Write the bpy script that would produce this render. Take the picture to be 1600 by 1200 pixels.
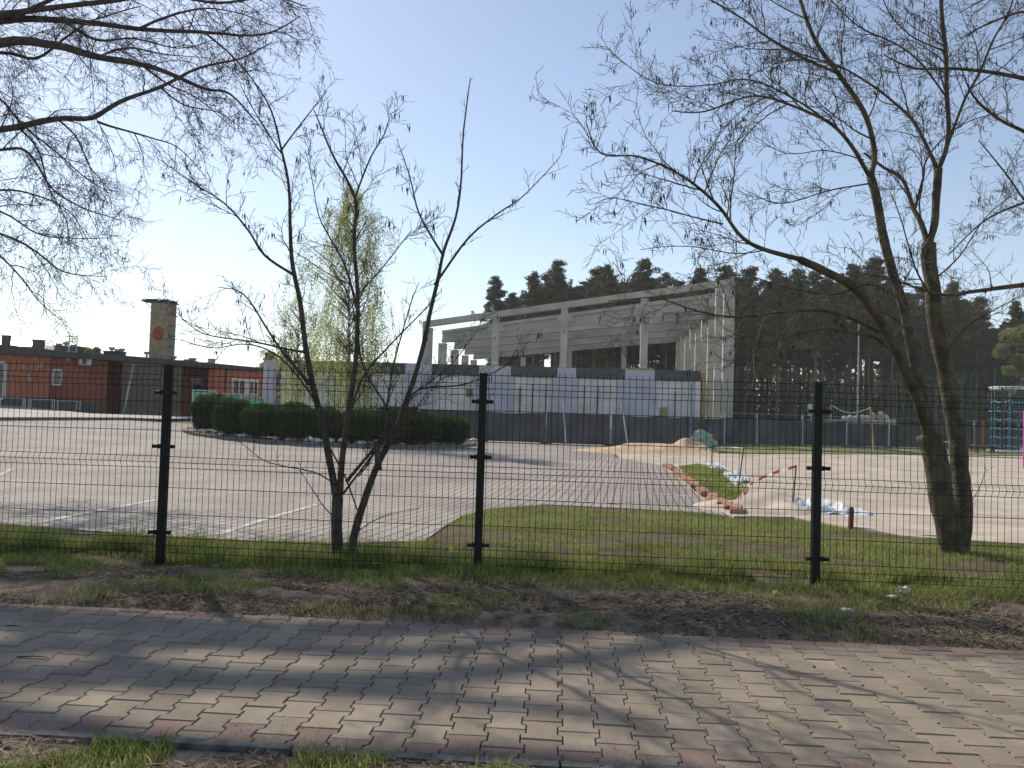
import bpy, math, random
import numpy as np
from mathutils import Vector, Matrix, noise
from mathutils.geometry import delaunay_2d_cdt

for o in list(bpy.data.objects):
    bpy.data.objects.remove(o)
scene = bpy.context.scene
COL = scene.collection

# ------------------------------------------------------------------ camera
EYE = Vector((0, 0, 1.28))
FPX = 1200.0
PITCH = math.atan(45 / 1200)
ROLL = 0.030
FW = Vector((0, math.cos(PITCH), math.sin(PITCH)))
UP0 = Vector((0, -math.sin(PITCH), math.cos(PITCH)))
RT0 = Vector((1, 0, 0))
RT = RT0 * math.cos(ROLL) + UP0 * math.sin(ROLL)
UP = UP0 * math.cos(ROLL) - RT0 * math.sin(ROLL)
cam = bpy.data.cameras.new('camera')
cam.sensor_width = 36
cam.lens = 36 * FPX / 1600
cam.clip_start = 0.05
cam.clip_end = 3000
camo = bpy.data.objects.new('camera', cam)
m = Matrix((RT, UP, -FW)).transposed().to_4x4()
m.translation = EYE
camo.matrix_world = m
COL.objects.link(camo)
scene.camera = camo

# ------------------------------------------------------------------ sky + sun
SUN_EL = math.radians(38)
SUN_AZ = math.radians(-36)          # measured from +Y, negative = left
world = bpy.data.worlds.new('World')
scene.world = world
world.use_nodes = True
nt = world.node_tree
sky = nt.nodes.new('ShaderNodeTexSky')
sky.sky_type = 'NISHITA'
sky.sun_disc = False
sky.sun_elevation = SUN_EL
sky.sun_rotation = SUN_AZ
sky.air_density = 1.0
sky.dust_density = 0.2
sky.ozone_density = 1.6
bg = nt.nodes['Background']
bg.inputs[1].default_value = 0.118
hs = nt.nodes.new('ShaderNodeHueSaturation')
hs.inputs['Saturation'].default_value = 0.88
tn = nt.nodes.new('ShaderNodeMix')
tn.data_type = 'RGBA'
tn.blend_type = 'MULTIPLY'
tn.inputs['Factor'].default_value = 1
tn.inputs['B'].default_value = (1.055, 0.995, 0.955, 1)
nt.links.new(sky.outputs[0], hs.inputs['Color'])
nt.links.new(hs.outputs[0], tn.inputs['A'])
nt.links.new(tn.outputs['Result'], bg.inputs[0])
sun = bpy.data.lights.new('sun', 'SUN')
sun.energy = 3.5
sun.angle = math.radians(0.53)
sun.color = (1.0, 0.905, 0.775)
suno = bpy.data.objects.new('sun', sun)
SD = Vector((math.sin(SUN_AZ) * math.cos(SUN_EL), math.cos(SUN_AZ) * math.cos(SUN_EL), math.sin(SUN_EL)))
suno.rotation_euler = SD.to_track_quat('Z', 'Y').to_euler()
suno.location = (0, 0, 30)
COL.objects.link(suno)
scene.view_settings.view_transform = 'Standard'
scene.view_settings.look = 'None'
scene.view_settings.exposure = 0.42
scene.view_settings.gamma = 1

# ------------------------------------------------------------------ pixel helpers (photograph pixels, 1600 x 1200)
def ray(x, y):
    return FW + RT * ((x - 800) / FPX) + UP * ((600 - y) / FPX)

def pix(x, y, Y):
    d = ray(x, y)
    return EYE + d * (Y / d.y)

def px_x(x, Y, y=650):
    return pix(x, y, Y).x

def sstep(a, b, t):
    t = min(1.0, max(0.0, (t - a) / (b - a)))
    return t * t * (3 - 2 * t)

def gz(X, Y):
    """height of the terrain"""
    z = -0.30 * sstep(6.2, 15, Y)
    t = -X - 5
    sp = math.log1p(math.exp(min(30, t / 2.0))) * 2.0
    z += 0.042 * min(sp, 34) * sstep(10, 42, Y)
    return z

def gpix(x, y):
    """ground point seen at this pixel"""
    d = ray(x, y)
    t = 1.5
    prev = t
    while t < 400:
        p = EYE + d * t
        if p.z <= gz(p.x, p.y):
            lo, hi = prev, t
            for _ in range(20):
                mid = (lo + hi) / 2
                p = EYE + d * mid
                if p.z <= gz(p.x, p.y): hi = mid
                else: lo = mid
            return Vector((p.x, p.y, gz(p.x, p.y)))
        prev = t
        t *= 1.02
    p = EYE + d * 400
    return p

# ------------------------------------------------------------------ materials
MATS = {}
def mat(name, col, col2=None, rough=0.85, scale=8.0, bump=0.0, bscale=None, metallic=0.0, detail=6, stops=(0.35, 0.65),
        transl=0.0, spec=0.3):
    m = bpy.data.materials.new(name)
    m.use_nodes = True
    t = m.node_tree
    b = t.nodes['Principled BSDF']
    b.inputs['Roughness'].default_value = rough
    b.inputs['Metallic'].default_value = metallic
    b.inputs['Specular IOR Level'].default_value = spec
    b.inputs['Base Color'].default_value = (*col, 1)
    tc = t.nodes.new('ShaderNodeTexCoord')
    if col2 is not None:
        n = t.nodes.new('ShaderNodeTexNoise')
        n.inputs['Scale'].default_value = scale
        n.inputs['Detail'].default_value = detail
        t.links.new(tc.outputs['Object'], n.inputs['Vector'])
        r = t.nodes.new('ShaderNodeValToRGB')
        r.color_ramp.elements[0].position = stops[0]
        r.color_ramp.elements[1].position = stops[1]
        r.color_ramp.elements[0].color = (*col, 1)
        r.color_ramp.elements[1].color = (*col2, 1)
        t.links.new(n.outputs['Fac'], r.inputs['Fac'])
        t.links.new(r.outputs['Color'], b.inputs['Base Color'])
    if bump > 0:
        n2 = t.nodes.new('ShaderNodeTexNoise')
        n2.inputs['Scale'].default_value = bscale or scale * 4
        n2.inputs['Detail'].default_value = 5
        t.links.new(tc.outputs['Object'], n2.inputs['Vector'])
        bp = t.nodes.new('ShaderNodeBump')
        bp.inputs['Strength'].default_value = bump
        bp.inputs['Distance'].default_value = 0.02
        t.links.new(n2.outputs['Fac'], bp.inputs['Height'])
        t.links.new(bp.outputs['Normal'], b.inputs['Normal'])
    if transl > 0:
        tr = t.nodes.new('ShaderNodeBsdfTranslucent')
        mx = t.nodes.new('ShaderNodeMixShader')
        mx.inputs[0].default_value = transl
        out = t.nodes['Material Output']
        t.links.new(b.outputs[0], mx.inputs[1])
        t.links.new(tr.outputs[0], mx.inputs[2])
        t.links.new(mx.outputs[0], out.inputs['Surface'])
        src = b.inputs['Base Color']
        if src.is_linked:
            t.links.new(src.links[0].from_socket, tr.inputs['Color'])
        else:
            tr.inputs['Color'].default_value = (*col, 1)
    MATS[name] = m
    return m

def leafmat(name, c0, c1, transl=0.45, rough=0.7):
    """leaf faces: colour varies with the per-face attribute 'tint'"""
    m = bpy.data.materials.new(name)
    m.use_nodes = True
    t = m.node_tree
    b = t.nodes['Principled BSDF']
    b.inputs['Roughness'].default_value = rough
    b.inputs['Specular IOR Level'].default_value = 0.2
    a = t.nodes.new('ShaderNodeAttribute')
    a.attribute_name = 'tint'
    r = t.nodes.new('ShaderNodeValToRGB')
    r.color_ramp.elements[0].color = (*c0, 1)
    r.color_ramp.elements[1].color = (*c1, 1)
    t.links.new(a.outputs['Fac'], r.inputs['Fac'])
    t.links.new(r.outputs['Color'], b.inputs['Base Color'])
    if transl > 0:
        tr = t.nodes.new('ShaderNodeBsdfTranslucent')
        t.links.new(r.outputs['Color'], tr.inputs['Color'])
        mx = t.nodes.new('ShaderNodeMixShader')
        mx.inputs[0].default_value = transl
        t.links.new(b.outputs[0], mx.inputs[1])
        t.links.new(tr.outputs[0], mx.inputs[2])
        t.links.new(mx.outputs[0], t.nodes['Material Output'].inputs['Surface'])
    MATS[name] = m
    return m

# ------------------------------------------------------------------ mesh helpers
def link(name, me, material, parent=None):
    o = bpy.data.objects.new(name, me)
    COL.objects.link(o)
    if material is not None:
        for mm in (material if isinstance(material, (list, tuple)) else [material]):
            me.materials.append(mm)
    if parent is not None:
        o.parent = parent
    return o

def tag(o, label=None, cat=None, group=None, kind=None):
    if label: o['label'] = label
    if cat: o['category'] = cat
    if group: o['group'] = group
    if kind: o['kind'] = kind
    return o

def thing(name, label, cat, loc=(0, 0, 0), rz=0.0, group=None):
    o = bpy.data.objects.new(name, None)
    o.empty_display_size = 0.2
    COL.objects.link(o)
    o.location = loc
    o.rotation_euler = (0, 0, rz)
    return tag(o, label, cat, group)

class MB:
    def __init__(s):
        s.v = []; s.f = []; s.m = []; s.mi = 0; s.smooth = False
    def add(s, vs, fs):
        n = len(s.v)
        s.v.extend([tuple(p) for p in vs])
        s.f.extend([tuple(i + n for i in f) for f in fs])
        s.m.extend([s.mi] * len(fs))
        return s
    def hexa(s, c):
        """8 corners: 4 bottom ccw, 4 top ccw"""
        return s.add(c, [(3, 2, 1, 0), (4, 5, 6, 7), (0, 1, 5, 4), (1, 2, 6, 5), (2, 3, 7, 6), (3, 0, 4, 7)])
    def box(s, x0, x1, y0, y1, z0, z1):
        return s.hexa([(x0, y0, z0), (x1, y0, z0), (x1, y1, z0), (x0, y1, z0),
                       (x0, y0, z1), (x1, y0, z1), (x1, y1, z1), (x0, y1, z1)])
    def wall(s, a, b, z0, z1, t, z1b=None):
        """upright slab from a to b (xy), front face on the a-b line, thickness t to the left-hand side (away)"""
        a = Vector((a[0], a[1])); b = Vector((b[0], b[1]))
        d = (b - a).normalized(); n = Vector((-d.y, d.x)) * t
        zb = z1 if z1b is None else z1b
        return s.hexa([(a.x, a.y, z0), (b.x, b.y, z0), (b.x + n.x, b.y + n.y, z0), (a.x + n.x, a.y + n.y, z0),
                       (a.x, a.y, z1), (b.x, b.y, zb), (b.x + n.x, b.y + n.y, zb), (a.x + n.x, a.y + n.y, z1)])
    def tube(s, pts, rad, sides=6, cap=True):
        n = len(pts)
        pts = [Vector(p) for p in pts]
        if not isinstance(rad, (list, tuple)):
            rad = [rad] * n
        T = (pts[-1] - pts[0])
        if T.length < 1e-6: T = pts[1] - pts[0]
        ref = Vector((0, 0, 1)) if abs(T.normalized().z) < 0.9 else Vector((1, 0, 0))
        vs = []
        for i, p in enumerate(pts):
            t = pts[min(i + 1, n - 1)] - pts[max(i - 1, 0)]
            if t.length < 1e-7: t = T
            t.normalize()
            a = t.cross(ref)
            if a.length < 1e-4: a = t.orthogonal()
            a.normalize(); b = t.cross(a)
            for k in range(sides):
                an = 2 * math.pi * k / sides
                vs.append(p + (a * math.cos(an) + b * math.sin(an)) * rad[i])
        fs = []
        for i in range(n - 1):
            for k in range(sides):
                k2 = (k + 1) % sides
                fs.append((i * sides + k2, i * sides + k, (i + 1) * sides + k, (i + 1) * sides + k2))
        if cap:
            fs.append(tuple(range(sides)))
            fs.append(tuple(range(n * sides - 1, (n - 1) * sides - 1, -1)))
        return s.add(vs, fs)
    def bar(s, a, b, w, h=None):
        """square section bar"""
        h = h or w
        a = Vector(a); b = Vector(b)
        t = (b - a).normalized()
        r = t.cross(Vector((0, 0, 1)))
        if r.length < 1e-3: r = Vector((1, 0, 0))
        r.normalize(); u = r.cross(t)
        r *= w / 2; u *= h / 2
        return s.hexa([a - r - u, a + r - u, a + r + u, a - r + u, b - r - u, b + r - u, b + r + u, b - r + u])
    def blob(s, c, r, seed=0, amp=0.25, nu=10, nv=7, freq=1.5):
        c = Vector(c)
        vs = []; fs = []
        vs.append(None)
        rr = Vector(r) if not isinstance(r, (int, float)) else Vector((r, r, r))
        def P(d):
            k = 1 + amp * noise.noise(Vector(d) * freq + Vector((seed * 3.1, seed * 1.7, 5)))
            return c + Vector((d[0] * rr.x * k, d[1] * rr.y * k, d[2] * rr.z * k))
        vs[0] = P((0, 0, 1))
        for i in range(1, nv):
            th = math.pi * i / nv
            for j in range(nu):
                ph = 2 * math.pi * j / nu
                vs.append(P((math.sin(th) * math.cos(ph), math.sin(th) * math.sin(ph), math.cos(th))))
        vs.append(P((0, 0, -1)))
        L = len(vs) - 1
        for j in range(nu):
            fs.append((0, 1 + j, 1 + (j + 1) % nu))
            fs.append((L, 1 + (nv - 2) * nu + (j + 1) % nu, 1 + (nv - 2) * nu + j))
        for i in range(nv - 2):
            for j in range(nu):
                a = 1 + i * nu + j; b = 1 + i * nu + (j + 1) % nu
                fs.append((a, a + nu, b + nu, b))
        return s.add(vs, fs)
    def build(s, name, material, parent=None, smooth=None):
        me = bpy.data.meshes.new(name)
        me.from_pydata(s.v, [], s.f)
        if any(s.m): me.polygons.foreach_set('material_index', s.m)
        if smooth if smooth is not None else s.smooth:
            me.polygons.foreach_set('use_smooth', [True] * len(me.polygons))
        me.update()
        return link(name, me, material, parent)

def np_mesh(name, V, F, tint=None):
    """V (n,3), F (m,k) arrays; tint one value per face"""
    me = bpy.data.meshes.new(name)
    V = np.asarray(V, dtype=np.float32); F = np.asarray(F, dtype=np.int32)
    me.vertices.add(len(V)); me.vertices.foreach_set('co', V.ravel())
    k = F.shape[1]
    me.loops.add(F.size); me.loops.foreach_set('vertex_index', F.ravel())
    me.polygons.add(len(F)); me.polygons.foreach_set('loop_start', np.arange(0, F.size, k, dtype=np.int32))
    try: me.polygons.foreach_set('loop_total', np.full(len(F), k, dtype=np.int32))
    except Exception: pass
    if tint is not None:
        a = me.attributes.new('tint', 'FLOAT', 'FACE')
        a.data.foreach_set('value', np.asarray(tint, dtype=np.float32))
    me.update(calc_edges=True)
    me.validate()
    return me

def quads(C, A, B):
    """leaf cards as rhombi: centre C, half axes A, B (n,3)"""
    n = len(C)
    V = np.stack([C - A, C - B, C + A, C + B], axis=1).reshape(-1, 3)
    F = np.arange(4 * n).reshape(n, 4)
    return V, F

def rdirs(rng, n):
    d = rng.normal(size=(n, 3))
    return d / np.linalg.norm(d, axis=1, keepdims=True)

def perp(rng, A):
    d = rng.normal(size=A.shape)
    c = np.cross(A, d)
    return c / (np.linalg.norm(c, axis=1, keepdims=True) + 1e-9)

def pip(pt, poly):
    x, y = pt; c = False; n = len(poly)
    for i in range(n):
        x1, y1 = poly[i]; x2, y2 = poly[(i + 1) % n]
        if (y1 > y) != (y2 > y) and x < (x2 - x1) * (y - y1) / (y2 - y1) + x1:
            c = not c
    return c

def sheet(name, poly, zf, material, step=lambda x, y: 1.0, base=0.5):
    """flat-ish ground sheet inside a polygon (xy), following the terrain"""
    poly = [(p[0], p[1]) for p in poly]
    pts = []; bnd = []
    n = len(poly)
    for i in range(n):
        a = Vector(poly[i]); b = Vector(poly[(i + 1) % n])
        k = max(1, int((b - a).length / max(0.3, step(*(((a + b) / 2).to_tuple())))))
        for j in range(k):
            bnd.append(tuple(a.lerp(b, j / k)))
    nb = len(bnd)
    ys = [p[1] for p in poly]; xs = [p[0] for p in poly]
    y = min(ys)
    while y < max(ys):
        x = min(xs)
        st = step(0, y)
        while x < max(xs):
            if pip((x, y), poly): pts.append((x, y))
            x += st
        y += st
    allp = [Vector(p) for p in bnd + pts]
    edges = [(i, (i + 1) % nb) for i in range(nb)]
    V, E, F, *_ = delaunay_2d_cdt(allp, edges, [], 1, 1e-4)
    mb = MB()
    F2 = []
    for f in F:
        c = sum((V[i] for i in f), Vector((0, 0))) / len(f)
        if pip((c.x, c.y), poly):
            a, b, cc = (V[f[0]], V[f[1]], V[f[2]])
            F2.append(tuple(f) if (b - a).cross(cc - a) > 0 else tuple(reversed(f)))
    top = [(p.x, p.y, zf(p.x, p.y)) for p in V]
    mb.add(top, F2)
    cnt = {}
    for f in F2:
        for i in range(len(f)):
            e = (f[i], f[(i + 1) % len(f)])
            cnt[e] = 1
    sk = [e for e in cnt if (e[1], e[0]) not in cnt]      # rim edges get a skirt so no gap shows under the sheet
    for a, b in sk:
        A_, B_ = top[a], top[b]
        mb.add([A_, B_, (B_[0], B_[1], B_[2] - 0.07), (A_[0], A_[1], A_[2] - 0.07)], [(0, 3, 2, 1)])
    return mb.build(name, material, smooth=True)

ORD = ['first', 'second', 'third', 'fourth', 'fifth', 'sixth', 'seventh', 'eighth', 'ninth', 'tenth', 'eleventh',
       'twelfth', 'thirteenth', 'fourteenth', 'fifteenth', 'sixteenth', 'seventeenth', 'eighteenth', 'nineteenth', 'twentieth']

# ================================================================== MATERIALS
mat('concrete', (0.34, 0.32, 0.285), (0.53, 0.50, 0.455), scale=0.8, stops=(0.3, 0.7), bump=0.15, bscale=12)
mat('girder_concrete', (0.27, 0.26, 0.24), (0.46, 0.44, 0.405), scale=0.5, bump=0.1, bscale=10, stops=(0.3, 0.7))
mat('kerb', (0.11, 0.10, 0.085), (0.25, 0.225, 0.19), scale=14, bump=0.5)
mat('white_wall', (0.44, 0.44, 0.50), (0.58, 0.58, 0.64), scale=0.9, stops=(0.3, 0.7))
mat('pale_panel', (0.60, 0.57, 0.55), (0.78, 0.75, 0.72), scale=1.1, stops=(0.3, 0.7))
mat('dark_parapet', (0.075, 0.078, 0.082), (0.11, 0.11, 0.115), scale=2)
mat('board_brown', (0.30, 0.20, 0.10), (0.42, 0.30, 0.15), scale=3)
mat('orange_wall', (0.33, 0.115, 0.06), (0.44, 0.16, 0.085), scale=0.5, bump=0.1)
mat('red_wall', (0.24, 0.07, 0.045), (0.31, 0.10, 0.06), scale=0.6, bump=0.1)
mat('plinth', (0.09, 0.085, 0.08), (0.13, 0.12, 0.11), scale=2)
mat('roof_dark', (0.055, 0.055, 0.06), (0.09, 0.09, 0.09), scale=3)
mat('slat_brown', (0.15, 0.125, 0.10), (0.22, 0.18, 0.15), scale=5)
mat('window_frame', (0.62, 0.62, 0.64), None, rough=0.5)
mat('metal_grey', (0.35, 0.36, 0.37), (0.45, 0.45, 0.46), rough=0.45, scale=10, metallic=0.5)
mat('galvanised', (0.42, 0.45, 0.50), (0.55, 0.58, 0.62), rough=0.4, scale=14, metallic=0.6)
mat('blue_pole', (0.10, 0.16, 0.30), None, rough=0.5)
mat('fence_paint', (0.006, 0.007, 0.007), (0.012, 0.013, 0.012), rough=0.55, scale=30, spec=0.2)
mat('dark_net', (0.050, 0.053, 0.060), (0.085, 0.087, 0.095), scale=0.9, rough=0.9, transl=0.12)
mat('green_net', (0.06, 0.22, 0.17), (0.09, 0.30, 0.22), scale=2, transl=0.35)
mat('green_paint', (0.012, 0.05, 0.035), None, rough=0.5)
mat('chimney_stone', (0.22, 0.19, 0.13), (0.34, 0.29, 0.20), scale=3, bump=0.4, bscale=9)
mat('sticks', (0.045, 0.035, 0.03), (0.10, 0.08, 0.06), scale=8, bump=0.6)
mat('emblem_yellow', (0.42, 0.31, 0.10), (0.33, 0.25, 0.11), scale=4)
mat('emblem_red', (0.33, 0.07, 0.055), (0.26, 0.10, 0.06), scale=4)
mat('white_paint', (0.72, 0.72, 0.72), (0.62, 0.62, 0.60), scale=30, rough=0.6)
mat('clay_brick', (0.30, 0.15, 0.10), (0.42, 0.24, 0.17), scale=9, bump=0.4)
mat('plastic_white', (0.75, 0.77, 0.80), (0.62, 0.65, 0.72), scale=4, rough=0.35, transl=0.2, spec=0.5)
mat('paper_white', (0.72, 0.70, 0.66), (0.55, 0.52, 0.48), scale=30, rough=0.8)
mat('tape_red', (0.50, 0.09, 0.06), None, rough=0.5, transl=0.3)
mat('tape_white', (0.78, 0.78, 0.76), None, rough=0.5, transl=0.3)
mat('rust', (0.11, 0.05, 0.03), (0.18, 0.08, 0.045), scale=20)
mat('wood', (0.22, 0.13, 0.07), (0.32, 0.21, 0.12), scale=10)
mat('pale_wood', (0.45, 0.33, 0.2), (0.55, 0.42, 0.28), scale=10)
mat('green_cloth', (0.20, 0.32, 0.24), (0.30, 0.42, 0.33), scale=6, rough=0.8)
mat('orange_paint', (0.75, 0.28, 0.02), None, rough=0.5)
mat('pink_paint', (0.65, 0.10, 0.42), None, rough=0.4)
mat('blue_rope', (0.14, 0.34, 0.48), None, rough=0.7)
mat('stone_white', (0.55, 0.54, 0.52), (0.70, 0.69, 0.67), scale=6, bump=0.3)
mat('bark', (0.050, 0.042, 0.036), (0.095, 0.080, 0.066), scale=14, bump=0.8, bscale=45, stops=(0.4, 0.6))
mat('bark_mossy', (0.055, 0.047, 0.035), (0.115, 0.102, 0.055), scale=7, bump=1.0, bscale=38, stops=(0.4, 0.62))
mat('twig', (0.060, 0.050, 0.043), (0.10, 0.085, 0.07), scale=9)
mat('twig_pale', (0.085, 0.072, 0.055), (0.17, 0.145, 0.105), scale=5)
mat('pod', (0.035, 0.025, 0.02), (0.07, 0.05, 0.038), scale=30)
mat('birch_bark', (0.55, 0.54, 0.50), (0.10, 0.09, 0.08), scale=5, stops=(0.5, 0.62))
mat('pine_bark', (0.10, 0.075, 0.062), (0.17, 0.12, 0.092), scale=3)
mat('glass_dark', (0.02, 0.025, 0.03), None, rough=0.1, spec=0.6)
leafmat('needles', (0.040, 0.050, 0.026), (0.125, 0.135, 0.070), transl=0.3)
leafmat('hedge_leaf', (0.012, 0.024, 0.008), (0.10, 0.14, 0.04), transl=0.25)  # pale end of the ramp paints the sunlit leaf tips
leafmat('birch_leaf', (0.28, 0.32, 0.09), (0.50, 0.52, 0.22), transl=0.6)
leafmat('far_leaf', (0.16, 0.18, 0.06), (0.32, 0.32, 0.13), transl=0.4)
leafmat('grass', (0.105, 0.14, 0.032), (0.36, 0.39, 0.13), transl=0.5)
leafmat('litter', (0.06, 0.04, 0.025), (0.46, 0.37, 0.25), transl=0.1, rough=0.9)

def ground_material():
    m = bpy.data.materials.new('ground_soil')
    m.use_nodes = True
    t = m.node_tree; L = t.links
    b = t.nodes['Principled BSDF']; b.inputs['Roughness'].default_value = 0.95
    b.inputs['Specular IOR Level'].default_value = 0.1
    tc = t.nodes.new('ShaderNodeTexCoord')
    def noi(s, d=8, w=None):
        n = t.nodes.new('ShaderNodeTexNoise'); n.inputs['Scale'].default_value = s; n.inputs['Detail'].default_value = d
        n.inputs['Roughness'].default_value = 0.65
        L.new(tc.outputs['Object'], n.inputs['Vector']); return n.outputs['Fac']
    def ramp(src, stops):
        r = t.nodes.new('ShaderNodeValToRGB')
        els = r.color_ramp.elements
        while len(els) < len(stops): els.new(0.5)
        for e, (p, c) in zip(els, stops):
            e.position = p; e.color = (*c, 1)
        L.new(src, r.inputs['Fac']); return r.outputs['Color']
    soil = ramp(noi(9), [(0.30, (0.08, 0.058, 0.042)), (0.45, (0.16, 0.122, 0.088)), (0.58, (0.26, 0.205, 0.15)), (0.72, (0.36, 0.295, 0.22))])
    turf = ramp(noi(5), [(0.36, (0.10, 0.07, 0.05)), (0.5, (0.12, 0.10, 0.055)), (0.68, (0.16, 0.16, 0.065))])
    sep = t.nodes.new('ShaderNodeSeparateXYZ'); L.new(tc.outputs['Object'], sep.inputs[0])
    mr = t.nodes.new('ShaderNodeMapRange')
    mr.inputs['From Min'].default_value = 5.35; mr.inputs['From Max'].default_value = 5.9
    ad = t.nodes.new('ShaderNodeMath'); ad.operation = 'MULTIPLY_ADD'
    L.new(noi(2.5), ad.inputs[0]); ad.inputs[1].default_value = 1.0
    L.new(sep.outputs['Y'], ad.inputs[2])
    sb = t.nodes.new('ShaderNodeMath'); sb.operation = 'SUBTRACT'; L.new(ad.outputs[0], sb.inputs[0]); sb.inputs[1].default_value = 0.5
    L.new(sb.outputs[0], mr.inputs['Value'])
    mx = t.nodes.new('ShaderNodeMix'); mx.data_type = 'RGBA'
    L.new(mr.outputs[0], mx.inputs['Factor']); L.new(soil, mx.inputs['A']); L.new(turf, mx.inputs['B'])
    L.new(mx.outputs['Result'], b.inputs['Base Color'])
    bp = t.nodes.new('ShaderNodeBump'); bp.inputs['Strength'].default_value = 0.9; bp.inputs['Distance'].default_value = 0.03
    L.new(noi(30, 6), bp.inputs['Height']); L.new(bp.outputs[0], b.inputs['Normal'])
    MATS['ground'] = m
ground_material()

mat('line_paint', (0.37, 0.34, 0.30), (0.58, 0.56, 0.53), scale=5, detail=9, stops=(0.42, 0.60))
LOT_ANG = math.radians(9)       # bays run 9 degrees clockwise of the view direction
def lot_material():
    m = bpy.data.materials.new('lot_paving')
    m.use_nodes = True
    t = m.node_tree; L = t.links
    b = t.nodes['Principled BSDF']; b.inputs['Roughness'].default_value = 0.85
    b.inputs['Specular IOR Level'].default_value = 0.25
    tc = t.nodes.new('ShaderNodeTexCoord')
    mp = t.nodes.new('ShaderNodeMapping')
    mp.inputs['Rotation'].default_value = (0, 0, math.radians(-90) + LOT_ANG)
    L.new(tc.outputs['Object'], mp.inputs['Vector'])
    br = t.nodes.new('ShaderNodeTexBrick')
    br.inputs['Scale'].default_value = 1.0
    br.inputs['Brick Width'].default_value = 0.20
    br.inputs['Row Height'].default_value = 0.165
    br.inputs['Mortar Size'].default_value = 0.011
    br.inputs['Mortar Smooth'].default_value = 0.3
    br.inputs['Color1'].default_value = (0.385, 0.345, 0.30, 1)
    br.inputs['Color2'].default_value = (0.46, 0.415, 0.365, 1)
    br.inputs['Mortar'].default_value = (0.09, 0.08, 0.068, 1)
    L.new(mp.outputs[0], br.inputs['Vector'])
    n = t.nodes.new('ShaderNodeTexNoise'); n.inputs['Scale'].default_value = 0.45; n.inputs['Detail'].default_value = 7
    L.new(tc.outputs['Object'], n.inputs['Vector'])
    r = t.nodes.new('ShaderNodeValToRGB')
    r.color_ramp.elements[0].position = 0.3; r.color_ramp.elements[0].color = (0.62, 0.61, 0.60, 1)
    r.color_ramp.elements[1].position = 0.7; r.color_ramp.elements[1].color = (1.0, 0.99, 0.97, 1)
    L.new(n.outputs['Fac'], r.inputs['Fac'])
    mx = t.nodes.new('ShaderNodeMix'); mx.data_type = 'RGBA'; mx.blend_type = 'MULTIPLY'
    mx.inputs['Factor'].default_value = 1
    L.new(br.outputs['Color'], mx.inputs['A']); L.new(r.outputs['Color'], mx.inputs['B'])
    L.new(mx.outputs['Result'], b.inputs['Base Color'])
    inv = t.nodes.new('ShaderNodeMath'); inv.operation = 'SUBTRACT'; inv.inputs[0].default_value = 1
    L.new(br.outputs['Fac'], inv.inputs[1])
    bp = t.nodes.new('ShaderNodeBump'); bp.inputs['Strength'].default_value = 0.6; bp.inputs['Distance'].default_value = 0.008
    L.new(inv.outputs[0], bp.inputs['Height']); L.new(bp.outputs[0], b.inputs['Normal'])
    MATS['lot'] = m
lot_material()

def paver_material():
    m = bpy.data.materials.new('path_pavers')
    m.use_nodes = True
    t = m.node_tree; L = t.links
    b = t.nodes['Principled BSDF']; b.inputs['Roughness'].default_value = 0.88
    b.inputs['Specular IOR Level'].default_value = 0.2
    a = t.nodes.new('ShaderNodeAttribute'); a.attribute_name = 'tint'
    red = t.nodes.new('ShaderNodeAttribute'); red.attribute_name = 'redness'
    r = t.nodes.new('ShaderNodeValToRGB')
    r.color_ramp.elements[0].color = (0.232, 0.195, 0.154, 1)
    r.color_ramp.elements[1].color = (0.308, 0.260, 0.205, 1)
    L.new(a.outputs['Fac'], r.inputs['Fac'])
    r2 = t.nodes.new('ShaderNodeValToRGB')
    r2.color_ramp.elements[0].color = (0.185, 0.130, 0.112, 1)
    r2.color_ramp.elements[1].color = (0.255, 0.175, 0.148, 1)
    L.new(a.outputs['Fac'], r2.inputs['Fac'])
    mx = t.nodes.new('ShaderNodeMix'); mx.data_type = 'RGBA'
    L.new(red.outputs['Fac'], mx.inputs['Factor']); L.new(r.outputs['Color'], mx.inputs['A']); L.new(r2.outputs['Color'], mx.inputs['B'])
    tc = t.nodes.new('ShaderNodeTexCoord')
    n = t.nodes.new('ShaderNodeTexNoise'); n.inputs['Scale'].default_value = 3.0; n.inputs['Detail'].default_value = 9
    n.inputs['Roughness'].default_value = 0.7
    L.new(tc.outputs['Object'], n.inputs['Vector'])
    r3 = t.nodes.new('ShaderNodeValToRGB')
    r3.color_ramp.elements[0].position = 0.34; r3.color_ramp.elements[0].color = (0.74, 0.72, 0.70, 1)
    r3.color_ramp.elements[1].position = 0.66; r3.color_ramp.elements[1].color = (1.12, 1.10, 1.06, 1)
    L.new(n.outputs['Fac'], r3.inputs['Fac'])
    mm = t.nodes.new('ShaderNodeMix'); mm.data_type = 'RGBA'; mm.blend_type = 'MULTIPLY'; mm.inputs['Factor'].default_value = 1
    L.new(mx.outputs['Result'], mm.inputs['A']); L.new(r3.outputs['Color'], mm.inputs['B'])
    L.new(mm.outputs['Result'], b.inputs['Base Color'])
    n2 = t.nodes.new('ShaderNodeTexNoise'); n2.inputs['Scale'].default_value = 160; n2.inputs['Detail'].default_value = 3
    L.new(tc.outputs['Object'], n2.inputs['Vector'])
    bp = t.nodes.new('ShaderNodeBump'); bp.inputs['Strength'].default_value = 0.35; bp.inputs['Distance'].default_value = 0.004
    L.new(n2.outputs['Fac'], bp.inputs['Height']); L.new(bp.outputs[0], b.inputs['Normal'])
    MATS['paver'] = m
paver_material()

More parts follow.
